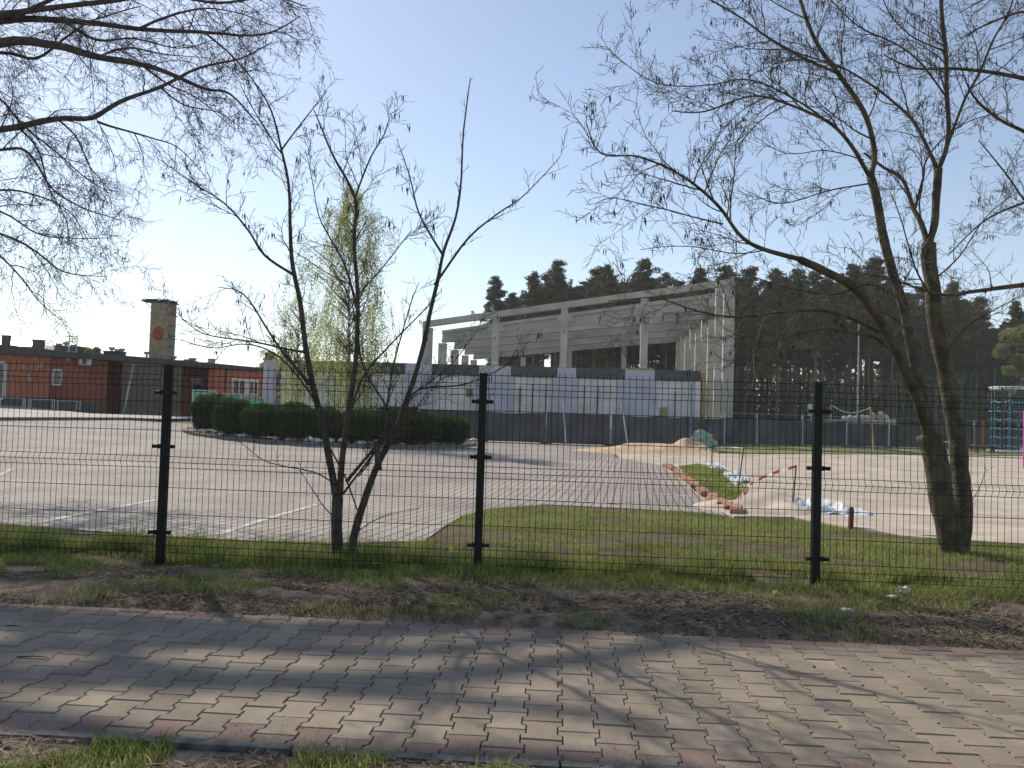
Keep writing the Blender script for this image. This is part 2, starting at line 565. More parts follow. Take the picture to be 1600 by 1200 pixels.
mat('sand', (0.36, 0.295, 0.23), (0.56, 0.48, 0.39), scale=0.9, bump=1.0, bscale=7, detail=9, stops=(0.32, 0.68))
mat('sand_orange', (0.46, 0.31, 0.19), (0.58, 0.43, 0.29), scale=3, bump=1.0, bscale=12)
mat('island_soil', (0.075, 0.06, 0.045), (0.15, 0.125, 0.10), scale=3, bump=0.6)
mat('turf', (0.11, 0.14, 0.04), (0.22, 0.22, 0.09), scale=1.3, bump=1.0, bscale=14)
mat('footpath', (0.36, 0.33, 0.29), (0.46, 0.42, 0.37), scale=0.8)

# ================================================================== GROUND
def axis(segs):
    out = [segs[0][0]]
    for a, b, st in segs:
        n = max(1, int(round((b - a) / st)))
        out += [a + (b - a) * i / n for i in range(1, n + 1)]
    return out

PB = 0.061                                      # the path and the fence run 3.5 degrees off the picture plane
def path_near(X): return 2.90 - PB * X
PW = 1.755
def path_far(X): return path_near(X) + PW * 1.002

def rough_z(X, Y):
    z = gz(X, Y)
    if Y > 7.2: return z - 0.014 - 0.021 * sstep(13, 18, Y) - 0.06 * sstep(60, 90, Y)
    e = min(Y - (path_far(X) + 0.04), 9) if Y > 3.8 else (path_near(X) - 0.053) - Y
    if e < 0: return -0.035
    k = min(1, e / 0.35)
    p = Vector((X, Y, 0))
    n = noise.noise(p * 1.3) * 0.030 + noise.noise(p * 4.5) * 0.014 + noise.noise(p * 14) * 0.007 + noise.noise(p * 33) * 0.005
    lift = 0.045 * k if Y > 3.8 else 0.0
    lift *= 1 - sstep(5.7, 6.2, Y)
    if Y < 3.8: return z - 0.020 * (1 - min(1, e / 0.06)) + n * k * .7 + 0.008
    return z - 0.035 * (1 - min(1, e / 0.08)) * 1.0 + (n * k + lift) * (1 - sstep(6.6, 7.2, Y)) - 0.014 * sstep(6.6, 7.2, Y)

xs = axis([(-350, -120, 23), (-120, -30, 6), (-30, -6, 1), (-6, 6, 0.055), (6, 30, 1), (30, 120, 6), (120, 350, 23)])
ys = axis([(-30, 0, 3), (0, 1.4, 0.35), (1.4, 7.2, 0.05), (7.2, 16, 0.4), (16, 60, 1.5), (60, 140, 8), (140, 450, 31)])
nx, ny = len(xs), len(ys)
GV = np.empty((ny, nx, 3))
for j, y in enumerate(ys):
    for i, x in enumerate(xs):
        GV[j, i] = (x, y, rough_z(x, y) if -8 < x < 8 or y > 7.2 else gz(x, y) - (0.035 if y < 5.2 else 0))
idx = np.arange(nx * ny).reshape(ny, nx)
GF = np.stack([idx[:-1, :-1], idx[:-1, 1:], idx[1:, 1:], idx[1:, :-1]], axis=-1).reshape(-1, 4)
me = np_mesh('ground', GV.reshape(-1, 3), GF)
me.polygons.foreach_set('use_smooth', [True] * len(me.polygons))
tag(link('ground', me, MATS['ground']), kind='structure')

# ------------------------------------------------------------------ the paved footpath: real interlocking pavers
rng = np.random.default_rng(5)
Ud = Vector((1, -PB, 0)).normalized(); Vd = Vector((PB, 1, 0)).normalized()
PO = Vector((0, 2.90, 0))
pitch = 0.148; Lb = 0.1755; W = PW; gap = 0.0022
prof = [(-0.5, .5), (-0.318, .5), (-0.182, -.5), (0, -.5)]
hw_wide, hw_nar = 0.0840, 0.0640
def outline(u0, v0, ins):
    """the double-T outline, counter-clockwise, clipped to the path's width"""
    pts = []
    for sgn in (1, -1):
        side = [(-0.5, hw_wide), (-0.29, hw_wide), (-0.21, hw_nar), (0.21, hw_nar), (0.29, hw_wide), (0.5, hw_wide)]
        if sgn < 0: side = side[::-1]
        for vv, h in side:
            v = v0 + max(-0.5 * Lb + ins, min(0.5 * Lb - ins, vv * Lb))
            pts.append((u0 + sgn * (h - ins), v))
    return [(u, min(max(v, 0.0 + ins), W - ins)) for u, v in pts]
pv = []; pf = []; tint = []; redn = []
for i in range(-62, 63):
    for j in range(-1, 12):
        v0 = j * Lb + (0.5 * Lb if i % 2 else 0) + 0.0
        if v0 + Lb / 2 < 0.03 or v0 - Lb / 2 > W - 0.03: continue
        u0 = i * pitch
        dz = rng.normal() * 0.0016 + 0.006 * noise.noise(Vector((u0 * 0.9, v0 * 0.9, 3)))
        tx, ty = rng.normal(size=2) * 0.006
        n0 = len(pv)
        rings = [(gap, -0.03), (gap + 0.0003, -0.003), (gap + 0.003, 0.0)]
        for ins, z in rings:
            for (u, v) in outline(u0, v0, ins):
                p = PO + Ud * u + Vd * v
                zz = z + dz + (u - u0) * tx + (v - v0) * ty
                pv.append((p.x, p.y, zz if z > -0.02 else -0.034))
        T = rng.random(); R = 1.0 if (v0 < Lb * 0.80 or v0 > W - Lb * 0.80) else 0.0
        if R: R = 0.25 if rng.random() < 0.18 else rng.uniform(0.6, 1.0)
        fl = []
        for q in range(2):
            for k in range(12):
                k2 = (k + 1) % 12
                fl.append((n0 + q * 12 + k, n0 + q * 12 + k2, n0 + (q + 1) * 12 + k2, n0 + (q + 1) * 12 + k))
        fl.append(tuple(n0 + 24 + k for k in range(12)))
        pf += fl; tint += [T] * len(fl); redn += [R] * len(fl)
me = bpy.data.meshes.new('path'); me.from_pydata(pv, [], pf)
# faces turned upward
me.validate(); me.update()
for nm, arr in (('tint', tint), ('redness', redn)):
    a = me.attributes.new(nm, 'FLOAT', 'FACE'); a.data.foreach_set('value', arr[:len(me.polygons)])
o = link('path', me, MATS['paver']); tag(o, kind='structure')
import bmesh
bm = bmesh.new(); bm.from_mesh(me); bmesh.ops.recalc_face_normals(bm, faces=bm.faces); bm.to_mesh(me); bm.free()
# sand-filled bed under the joints
mb = MB()
c = [PO + Ud * u + Vd * v for u, v in ((-9.2, -0.0), (9.2, -0.0), (9.2, W), (-9.2, W))]
mb.add([(p.x, p.y, -0.011) for p in c], [(0, 1, 2, 3)])
tag(mb.build('path_bed', mat('joint_sand', (0.06, 0.048, 0.036), (0.16, 0.13, 0.10), scale=12)), kind='structure')
# concrete edging along the near side
mb = MB()
for k in range(-9, 9):
    a = k * 1.0 + 0.22 + 0.004; b2 = a + 0.992; dz = 0.004 * math.sin(k * 2.3)
    cs = [PO + Ud * u + Vd * v for u, v in ((a, -0.050), (b2, -0.050), (b2, -0.004), (a, -0.004))]
    mb.hexa([(p.x, p.y, -0.10) for p in cs] + [(p.x, p.y, 0.006 + dz) for p in cs])
tag(mb.build('path_kerb', MATS['kerb']), kind='structure')

# ------------------------------------------------------------------ car park
def G(x, y):
    p = gpix(x, y); return (p.x, p.y)
step_f = lambda x, y: 0.5 if y < 14 else 1.2
edge_front = [(-14, 9.2)] + [G(*q) for q in ((0, 818), (130, 828), (250, 837), (400, 845), (540, 848), (662, 845), (694, 823), (722, 806), (764, 795), (855, 788), (960, 793), (1100, 801), (1146, 807))]
edge_right = [G(*q) for q in ((1035, 728), (965, 716), (943, 699))]
far_left = [G(300, 662), G(200, 657), G(0, 657.5)]
lot_poly = [(-60, 12)] + edge_front + edge_right + [(px_x(943, 43), 43.5), (-14, 47)] + far_left + [(-60, G(0, 657.5)[1] - 1)]
lot = sheet('parking_lot', lot_poly, gz, MATS['lot'], step=step_f)
tag(lot, kind='structure')

def ground_line(name, pxs, w, z=0.006, material='line_paint', zoff=0):
    mb = MB()
    P = [gpix(*q) for q in pxs]
    pts = []
    for a, b in zip(P, P[1:]):
        n = max(1, int((b - a).length / 0.8))
        pts += [a.lerp(b, i / n) for i in range(n)]
    pts.append(P[-1])
    vs = []
    for i, p in enumerate(pts):
        t = pts[min(i + 1, len(pts) - 1)] - pts[max(i - 1, 0)]
        nrm = Vector((-t.y, t.x, 0)).normalized() * w / 2
        for s in (-1, 1):
            q = p + nrm * s
            vs.append((q.x, q.y, gz(q.x, q.y) + z))
    fs = [(2 * i, 2 * i + 1, 2 * i + 3, 2 * i + 2) for i in range(len(pts) - 1)]
    fs = [tuple(reversed(f)) for f in fs]
    mb.add(vs, fs)
    return tag(mb.build(name, MATS[material]), kind='structure')
for q in (((340, 836), (497, 788)), ((60, 817), (247, 781)), ((-60, 766), (18, 733)),
          ((768, 777), (930, 785), (1100, 799)), ((768, 762), (900, 764), (1085, 776))):
    ground_line('bay_marking', q, 0.10)

# raised pavement and kerb in front of the low building
sw = [G(-40, 657)[0:2], G(0, 657), G(100, 656.5), G(200, 656.5), G(245, 658)]
back = [(x, y + 9) for x, y in reversed(sw)]
swz = lambda x, y: gz(x, y) + 0.13
sw = [(-60, sw[0][1] - 1)] + sw; back = back + [(-60, 60)]
tag(sheet('pavement', sw + back, swz, MATS['footpath'], step=lambda x, y: 1.5), kind='structure')
mb = MB()
for a, b in zip(sw, sw[1:]):
    za, zb = gz(*a), gz(*b)
    mb.hexa([(a[0], a[1] - 0.14, za - 0.1), (b[0], b[1] - 0.14, zb - 0.1), (b[0], b[1], zb - 0.1), (a[0], a[1], za - 0.1),
             (a[0], a[1] - 0.14, za + 0.14), (b[0], b[1] - 0.14, zb + 0.14), (b[0], b[1], zb + 0.14), (a[0], a[1], za + 0.14)])
tag(mb.build('pavement_kerb', MATS['kerb']), kind='structure')

# ------------------------------------------------------------------ sand court, worn verge, turf
sand_front = [G(*q) for q in ((1146, 809), (1200, 809), (1240, 811), (1330, 826), (1450, 841), (1600, 851), (1750, 858))]
sand_back = [G(*q) for q in ((1750, 716), (1600, 713.5), (1400, 711), (1170, 710), (1080, 709), (1000, 704), (960, 703))]
def rut(x, y):
    r = 0.0
    for k, (a, b, c) in enumerate(((9.5, 0.18, .8), (11.2, 0.18, .8), (16.0, -0.35, 1.6), (17.8, -0.35, 1.6), (24.0, 0.1, 2.0), (26.0, 0.1, 2.0))):
        d = abs(y - (a + b * (x - 6) + .5 * math.sin(x * .35 + k // 2 * c)))
        if d < .35: r -= .03 * (1 - d / .35)
        elif d < .6: r += .012 * (1 - (d - .35) / .25)
    return r
def szf(x, y): return gz(x, y) + 0.022 + rut(x, y) * sstep(0.2, 1.5, x - 3.5) + 0.026 * noise.noise(Vector((x * 0.8, y * 0.8, 1))) + 0.012 * noise.noise(Vector((x * 3, y * 3, 4)))
sand_poly = sand_front + sand_back + [G(968, 716.5), G(1037, 728.5)]
tag(sheet('sand_court', sand_poly, szf, MATS['sand'], step=lambda x, y: 0.18 if y < 14 else (0.35 if y < 22 else 0.9)), kind='structure')
tp = [G(*q) for q in ((1060, 731), (1090, 727), (1125, 731), (1148, 745), (1160, 757), (1172, 768), (1150, 780), (1128, 785), (1100, 765))]
turf_patch = sheet('grass_patch', tp, lambda x, y: gz(x, y) + 0.025, MATS['turf'], step=lambda x, y: 0.5)
tag(turf_patch, kind='structure')
bt = [G(1760, 713), G(1400, 710), G(1175, 708), G(1120, 706)] + [(px_x(1120, 60), 60), (60, 64), (60, G(1760, 713)[1])]
tag(sheet('grass_strip', bt, lambda x, y: gz(x, y) + 0.01, MATS['turf'], step=lambda x, y: 1.5), kind='structure')

# ================================================================== WIRE MESH FENCE (nearest)
FY0 = 6.0
def fy(X): return FY0 - PB * X
fence = thing('mesh_fence', 'black welded wire mesh fence with square posts running across in front of the car park', 'fence', (0, FY0, 0))
def child(o):
    o.matrix_parent_inverse = Matrix.Identity(4)
    return o
postx = [-7.80, -5.27, -2.76, -0.225, 2.335, 4.86, 7.38]
fl = lambda X: Vector((X, fy(X) - FY0, 0))
for i, X in enumerate(postx):
    c = fl(X)
    mb = MB()
    lean = 0.0
    hw = 0.030
    c0 = c
    # rounded-corner tube
    prof4 = [(-hw, -hw + .006), (-hw + .006, -hw), (hw - .006, -hw), (hw, -hw + .006), (hw, hw - .006), (hw - .006, hw), (-hw + .006, hw), (-hw, hw - .006)]
    vs = [(c.x + a, c.y + b, -0.2) for a, b in prof4] + [(c.x + a, c.y + b, 1.57) for a, b in prof4]
    fs = [(k, (k + 1) % 8, 8 + (k + 1) % 8, 8 + k) for k in range(8)] + [tuple(range(8, 16))]
    mb.add(vs, fs)
    post = mb.build('post', MATS['fence_paint'], fence)
    mb = MB(); mb.box(c.x - hw - .002, c.x + hw + .002, c.y - hw - .002, c.y + hw + .002, 1.571, 1.583)
    mb.build('cap', MATS['fence_paint'], post)
    for zc in (1.36, 0.93, 0.25):
        mb = MB()
        mb.box(c.x - 0.048, c.x + 0.048, c.y - hw - 0.012, c.y - hw - 0.001, zc - 0.018, zc + 0.018)
        for sx in (-1, 1):
            mb.tube([(c.x + sx * 0.045, c.y - hw - 0.008, zc), (c.x + sx * 0.085, c.y - hw - 0.008, zc)], [0.012, 0.016], 8)
            mb.tube([(c.x + sx * 0.072, c.y - hw - 0.028, zc), (c.x + sx * 0.072, c.y - 0.0, zc)], 0.011, 6)
        mb.build('clamp', MATS['fence_paint'], post)
hz = [0.10, 0.16, 0.215, 0.40, 0.61, 0.765, 0.81, 0.855, 1.06, 1.29, 1.415, 1.46, 1.505, 1.565]
def bend(z):
    for c in (0.16, 0.81, 1.46):
        d = abs(z - c)
        if d < 0.05: return -0.024 * (1 - d / 0.05)
    return 0
zpts = [0.03, 0.11, 0.16, 0.21, 0.76, 0.81, 0.86, 1.41, 1.46, 1.51, 1.59]
prng = random.Random(4)
for i in range(len(postx) - 1):
    a, b = postx[i] + 0.045, postx[i + 1] - 0.045
    n = 50
    mb = MB()
    sag = prng.uniform(-0.006, 0.006)
    for k in range(n + 1):
        X = a + (b - a) * k / n
        c = fl(X)
        jx = prng.gauss(0, 0.0012)
        mb.tube([(c.x + jx + (0.002 * math.sin(z * 5 + i) if 0.2 < z < 1.4 else 0), c.y - 0.035 + bend(z) + 0.010 * math.sin(k / n * math.pi) * math.sin(z * 2), z + sag) for z in zpts], 0.0022, 4, cap=False)
    for z in hz:
        pts = []
        for k in range(13):
            X = a - 0.02 + (b - a + 0.04) * k / 12
            c = fl(X)
            pts.append((c.x, c.y - 0.035 + bend(z) - 0.004 + 0.010 * math.sin(k / 12 * math.pi) * math.sin(z * 2), z + sag - 0.004 * math.sin(k / 12 * math.pi)))
        mb.tube(pts, 0.0025, 4, cap=False)
    mb.build('mesh_panel', MATS['fence_paint'], fence)

# ================================================================== SPORTS HALL UNDER CONSTRUCTION
HY = 55.0
HA = math.radians(4.8)
hd = Vector((math.sin(HA), math.cos(HA), 0))        # into the hall
hu = Vector((math.cos(HA), -math.sin(HA), 0))       # along the front, to the right
H0 = pix(657, 600, HY); H0.z = 0
# the right-hand corner
tgt = px_x(1137, 53.2, 600)
HWID = (Vector((tgt, 53.2, 0)) - H0).dot(hu)
hall = thing('hall_frame', 'unfinished hall of grey precast columns and sloping roof girders behind the white annex', 'building', (H0.x, H0.y, -0.3), -HA)
def roofz(u):  # over the local ground of -0.3
    return 7.95 + (11.35 - 7.95) * u / HWID
mbx = lambda: MB()
def col(u, w0, dw, dd, top, nm='column', m='concrete'):
    mb = MB()
    mb.box(u - dw / 2, u + dw / 2, w0, w0 + dd, -0.1, top)
    return mb.build(nm, MATS[m], hall)
front_u = [0.35]
for xx in (772, 880, 1005):
    u = (Vector((px_x(xx, 54.2, 560), 54.2, 0)) - H0).dot(hu); front_u.append(u)
def girder(w0, u0, u1, thick=0.62):
    """tapering I-beam: shallow at the low end, deep at the high end"""
    mb = MB()
    z0, z1 = roofz(u0), roofz(u1)
    D0, D1 = 0.95, 1.95
    def slab(a0, a1, b0, b1, y0, y1):
        mb.hexa([(u0, y0, z0 - b0), (u1, y0, z1 - b1), (u1, y1, z1 - b1), (u0, y1, z0 - b0),
                 (u0, y0, z0 - a0), (u1, y0, z1 - a1), (u1, y1, z1 - a1), (u0, y1, z0 - a0)])
    slab(0, 0, 0.22, 0.30, w0, w0 + thick)
    slab(0.22, 0.30, D0 - 0.26, D1 - 0.40, w0 + thick * 0.36, w0 + thick * 0.64)
    slab(D0 - 0.26, D1 - 0.40, D0, D1, w0, w0 + thick)
    return mb.build('girder', MATS['girder_concrete'], hall)
# front edge beam
mb = MB()
u0, u1 = 0.0, HWID + 0.4
z0, z1 = roofz(u0), roofz(u1)
mb.hexa([(u0, -0.05, z0 - 0.42), (u1, -0.05, z1 - 0.46), (u1, 0.45, z1 - 0.46), (u0, 0.45, z0 - 0.42),
         (u0, -0.05, z0), (u1, -0.05, z1), (u1, 0.45, z1), (u0, 0.45, z0)])
mb.build('edge_beam', MATS['concrete'], hall)
col(0.35, 0.0, 0.68, 0.5, roofz(0) - 0.43)
for u in front_u[1:]:
    c = col(u, 0.02, 0.50, 0.42, roofz(u) - 0.43)
    mb = MB(); mb.box(u - 0.55, u + 0.55, 0.05, 0.40, roofz(u) - 1.40, roofz(u) - 1.0)
    mb.build('corbel', MATS['concrete'], c)
    mb = MB(); mb.tube([(u, 0.015, roofz(u) * 0.78), (u, 0.03, roofz(u) * 0.78)], 0.07, 8); mb.build('socket', MATS['roof_dark'], c)
nf = 5; fs_ = 6.3
for k in range(1, nf):
    w = k * fs_
    girder(w, 0.3, HWID - 0.1)
    col(0.35, w + 0.02, 0.62, 0.5, roofz(0) - 0.97)
# purlin-like secondary beams seen between the frames
for k in range(nf * 2 - 1):
    w = k * fs_ / 2
    cc = col(HWID + 0.02, w + 0.0, 0.74, 0.42, roofz(HWID) - (0.0 if k else 0.47), nm='column')
for u in front_u[1:]:
    col(u + 0.2, (nf - 1) * fs_ + 0.9, 0.5, 0.4, roofz(u) - 1.3)
# wall plate along the left and right rows
for uu, top in ((0.35, roofz(0) - 0.45),):
    mb = MB(); mb.box(uu - 0.2, uu + 0.2, 0.5, (nf - 1) * fs_, top - 0.35, top - 0.0)
    #mb.build('wall_beam', MATS['concrete'], hall)
mb = MB()
mb.box(HWID + 0.12, HWID + 0.30, 0.42, (nf - 1) * fs_, roofz(HWID) - 2.0, roofz(HWID) - 1.0)
mb.build('wall_beam', MATS['concrete'], hall)

# ---------------------------------------------------------------- the white annex
AY = 52.0
ax0 = pix(415, 600, AY + 1.6); ax1 = pix(1096, 600, 51.0)
A0 = Vector((ax0.x, 52.8, 0)); A1 = Vector((ax1.x, 51.0, 0))
au = (A1 - A0).normalized()
AL = (A1 - A0).length
ang = math.atan2(au.y, au.x)
annex = thing('annex_building', 'long low white annex with dark parapet in front of the hall frame', 'building', (A0.x, A0.y, -0.3), ang)
def aU(x):
    """distance along the annex front of a photo column"""
    lo, hi = -1.0, AL + 1
    d = ray(x, 620); s = d.x / d.y
    # A0 + au*t : X/Y = s
    return (s * A0.y - A0.x) / (au.x - s * au.y)
AT = 4.72
mb = MB(); mb.box(0, AL, 0.16, 6.0 if False else 1.9, -0.2, AT - 0.03); mb.build('wall', MATS['pale_panel'], annex)
mb = MB(); mb.box(0, aU(655), 1.9, 9.0, -0.2, AT - 0.03); mb.build('wall', MATS['pale_panel'], annex)
def parapet(x0, x1):
    mb = MB(); mb.box(aU(x0) + 0.004, aU(x1) - 0.004, 0.04, 0.158, AT - 0.68, AT + 0.0)
    mb.build('parapet', MATS['dark_parapet'], annex)
def pil(x0, x1, top=AT, m='white_wall', proud=0.0, z0=-0.2):
    mb = MB(); mb.box(aU(x0), aU(x1), 0.0 - proud, 0.157, z0, top)
    return mb.build('pilaster', MATS[m], annex)
pil(415, 430); parapet(430, 632)
mb = MB(); mb.box(aU(430.3), aU(437), 0.02, 0.157, -0.2, AT - 0.685); mb.build('downpipe_recess', MATS['dark_parapet'], annex)
pil(632, 673); parapet(673, 747); pil(747, 797); parapet(797, 870); pil(870, 899); parapet(899, 976); pil(976, 1022); parapet(1022, 1094)
for a, b in ((671, 680), (740, 746.8), (797.2, 801), (862, 869.8), (899.2, 903), (966, 975.8), (1022.2, 1027)):
    pil(a, b, AT - 0.69, proud=-0.03)
mb = MB(); mb.box(aU(976), aU(1022), -0.06, 0.157, AT + 0.002, AT + 0.09); mb.build('timber_strip', MATS['board_brown'], annex)
pil(1083, 1093, AT - 0.70, 'pale_panel', proud=0.3)
pil(1094.5, 1102, AT - 0.1, 'board_brown', proud=0.25)
for x in (523, 575, 812, 832, 853, 913, 934, 1055):
    mb = MB(); t = aU(x)
    mb.tube([(t, -0.02 if x != 1055 else 0.0, 0.2), (t, -0.02, AT - 1.0 - (x % 3) * 0.2)], 0.045, 6)
    mb.build('service_pipe', MATS['dark_parapet' if x != 1055 else 'rust'], annex)
mb = MB(); mb.box(aU(1032), aU(1043), 0.05, 0.158, 0.9, 2.25); mb.build('insulation_board', MATS['board_brown'], annex)
mb = MB(); mb.box(aU(728), aU(738), 0.05, 0.158, 2.6, 3.1); mb.build('vent_grille', MATS['slat_brown'], annex)
mb = MB(); mb.box(-0.05, aU(655), 0.1, 9.1, AT - 0.02, AT + 0.03); mb.build('roof', MATS['roof_dark'], annex)
mb = MB(); mb.box(aU(655) + 0.002, AL, 0.1, 1.95, AT - 0.02, AT + 0.03); mb.build('roof', MATS['roof_dark'], annex)
mb = MB(); mb.box(0.0, AL - 0.1, -0.05, -0.004, -0.2, 0.7); mb.build('plinth', MATS['plinth'], annex)

# ================================================================== LOW RED BUILDING WITH CHIMNEY
red = thing('low_building', 'low orange and red building with dark flat roof left of the hedge island', 'building', (0, 0, 0))
fx = {-420: 37.2, 77.5: 45.5, 160: 47.5, 195: 48.4, 283: 52, 331: 54, 430: 60}
def FP(x, dy=0.0):
    """facade point under a photo column, on the straight wall between two corners"""
    ks = sorted(fx)
    for a, b in zip(ks, ks[1:]):
        if a <= x <= b: break
    Pa, Pb = pix(a, 600, fx[a]), pix(b, 600, fx[b])
    d = ray(x, 600); s = d.x / d.y
    t = (s * Pa.y - Pa.x) / ((Pb.x - Pa.x) - s * (Pb.y - Pa.y))
    q = Pa.lerp(Pb, t)
    Yq = q.y + dy
    return (s * Yq, Yq)
RT_ = 4.12
def rwall(x0, x1, m, d0=0.0, d1=None, z1=RT_ - 0.36, z0=-0.6, t=0.3, nm='wall'):
    mb = MB(); mb.wall(FP(x0, d0), FP(x1, d0 if d1 is None else d1), z0, z1, t)
    return mb.build(nm, MATS[m], red)
wA = rwall(-420, 77, 'orange_wall')
rwall(78, 160, 'red_wall', 0.25)
mb = MB(); mb.wall(FP(160, 0.3), FP(160, 2.2), -0.6, RT_ - 0.37, -0.25); mb.build('wall', MATS['red_wall'], red)
rwall(161, 207, 'red_wall', 2.4, 2.0)
rwall(195, 283, 'slat_brown', -0.3, z1=RT_ - 0.37)
rwall(284, 331, 'red_wall', 2.5, 2.2)
mb = MB(); mb.wall(FP(331, 2.2), FP(331, 0.0), -0.6, RT_ - 0.37, -0.25); mb.build('wall', MATS['orange_wall'], red)
rwall(332, 418, 'orange_wall', 0.0)
# slats of the brown screen wall
mb = MB()
a = Vector((*FP(197, -0.36), 0)); b = Vector((*FP(282, -0.36), 0))
for k in range(17):
    z = 0.85 + k * 0.165
    mb.bar(a + Vector((0, 0, z)), b + Vector((0, 0, z)), 0.05, 0.10)
mb.build('slat_screen', MATS['slat_brown'], red)
# flat roof
rp = [FP(-420, -0.5), FP(78, -0.5), FP(79, -0.25), FP(160, -0.35), FP(207, -0.6), FP(283, -0.7), FP(332, -0.45), FP(418, -0.45)]
bk = [(rp[-1][0] + 1, rp[-1][1] + 9), (rp[0][0], rp[0][1] + 16)]
poly = rp + bk
mb = MB(); n = len(poly)
mb.add([(p[0], p[1], RT_ - 0.35) for p in poly] + [(p[0], p[1], RT_) for p in poly],
       [tuple(reversed(range(n))), tuple(range(n, 2 * n))] + [(i, (i + 1) % n, n + (i + 1) % n, n + i) for i in range(n)])
mb.build('roof', MATS['roof_dark'], red)
# back walls so that the building is closed
mb = MB(); q0 = (bk[1][0], bk[1][1] - 0.4); q1 = (bk[0][0] - 0.6, bk[0][1] - 0.4)
mb.wall(q1, q0, -0.6, RT_ - 0.36, 0.3); mb.wall((FP(418, 0.1)), q1, -0.6, RT_ - 0.36, 0.3)
mb.build('wall', MATS['orange_wall'], red)
# plinths
for x0, x1, d in ((-420, 77, -0.04), (78.3, 160, 0.21), (332, 417, -0.04)):
    mb = MB(); z = gz(*FP((x0 + x1) / 2)); mb.wall(FP(x0, d), FP(x1, d), -0.6, gz(*FP(max(x0, -60))) + 0.55, 0.035); mb.build('plinth', MATS['plinth'], red)
def rwin(xa, xb, ya, yb, d, mull=0, frame='window_frame', fw=0.09, nm='window', parent=None):
    """window on the facade; photo box, set d in front of the facade line"""
    Pa = Vector((*FP(xa, d), 0)); Pb = Vector((*FP(xb, d), 0))
    zt = pix((xa + xb) / 2, ya, (Pa.y + Pb.y) / 2).z; zb = pix((xa + xb) / 2, yb, (Pa.y + Pb.y) / 2).z
    dr = (Pb - Pa); Lw = dr.length; dr.normalize()
    t = thing_child(nm)
    mb = MB()
    def at(s, z): q = Pa + dr * s; return Vector((q.x, q.y, z))
    mb.bar(at(0, zt), at(Lw, zt), 0.08, fw); mb.bar(at(0, zb), at(Lw, zb), 0.1, fw)
    for s in [0, Lw] + [Lw * (k + 1) / (mull + 1) for k in range(mull)]:
        mb.bar(at(s, zb), at(s, zt), fw, 0.08)
    f = mb.build(nm, MATS[frame], red)
    mb = MB(); nrm = Vector((-dr.y, dr.x, 0)) * 0.02
    mb.add([at(0, zb) + nrm, at(Lw, zb) + nrm, at(Lw, zt) + nrm, at(0, zt) + nrm], [(0, 1, 2, 3)])
    mb.build('pane', MATS['glass_dark'], f)
    return f
def thing_child(n): return None
rwin(-24, 7, 566, 622, -0.06, 1, fw=0.16)
rwin(-140, -100, 566, 600, -0.06, 1, fw=0.16)
rwin(82, 95, 578, 601, 0.18, 0)
rwin(364, 383, 594, 616, -0.06, 1); rwin(390, 403, 596, 616, -0.06, 1)
mb = MB(); mb.wall(FP(362, -0.03), FP(404, -0.03), pix(380, 617.5, 57).z, pix(380, 592, 57).z, 0.02); mb.build('window_surround', MATS['window_frame'], red)
rwin(301, 316, 600, 640, 2.3, 0, frame='metal_grey', nm='door')
mb = MB(); mb.wall(FP(299, 2.1), FP(316, 2.1), pix(306, 594, 55).z - 0.2, pix(306, 591.5, 55).z, 0.1); mb.build('door_canopy', MATS['window_frame'], red)
# grey drain pipe by the screen wall
mb = MB()
a = FP(207, -0.75); b = FP(195, -0.75)
mb.tube([(a[0], a[1], RT_ - 0.5), (b[0], b[1], gz(*b))], 0.07, 6); mb.build('drain_pipe', MATS['metal_grey'], red)
mb = MB(); a = FP(353, -0.1); mb.tube([(a[0], a[1], RT_ - 0.4), (a[0] - 0.2, a[1], 0)], 0.07, 6); mb.build('drain_pipe', MATS['roof_dark'], red)
# pale flower shapes on the orange wall
for (x, y, r) in ((13, 556, 0.14), (52, 560, 0.13), (34, 573, 0.14), (61, 571, 0.17), (44, 591, 0.22)):
    p = Vector((*FP(x, -0.03), 0)); p.z = pix(x, y, p.y).z
    mb = MB()
    for k in range(6):
        an = k * math.pi / 3
        c = p + Vector((math.cos(an) * r * 0.6, 0, math.sin(an) * r * 0.6))
        mb.tube([c, c + Vector((0, -0.02, 0))], r * 0.45, 8)
    mb.build('flower_decoration', MATS['metal_grey'], red)
# ladder with hoop up to the roof
mb = MB()
for x in (107, 119):
    p = FP(x, 0.0); mb.tube([(p[0], p[1] - 0.15, pix(x, 566, p[1]).z if x == 107 else RT_), (p[0], p[1] - 0.15, pix(x, 524, p[1]).z)], 0.03, 5)
for yy in (526, 534, 542, 550, 556, 562):
    a = FP(101 if yy < 545 else 103, 0); b = FP(120 if yy < 560 else 111, 0)
    mb.tube([(a[0], a[1] - 0.15, pix(105, yy, a[1]).z), (b[0], b[1] - 0.15, pix(115, yy, b[1]).z)], 0.022, 5)
mb.build('roof_ladder', MATS['galvanised'], red)
# air conditioner on brackets
a = FP(122, -0.1); b = FP(142, -0.1)
zt = pix(132, 556.5, a[1]).z; zb = pix(132, 571, a[1]).z
mb = MB(); mb.wall((a[0], a[1]), (b[0], b[1]), zb, zt, 0.28); ac = mb.build('air_conditioner', MATS['window_frame'], red)
mb = MB(); cx = a[0] * 0.68 + b[0] * 0.32; cy = a[1] * 0.68 + b[1] * 0.32
mb.tube([(cx, cy - 0.02, (zt + zb) / 2), (cx, cy - 0.05, (zt + zb) / 2)], (zt - zb) * 0.38, 16)
mb.build('fan_grille', MATS['plinth'], ac)
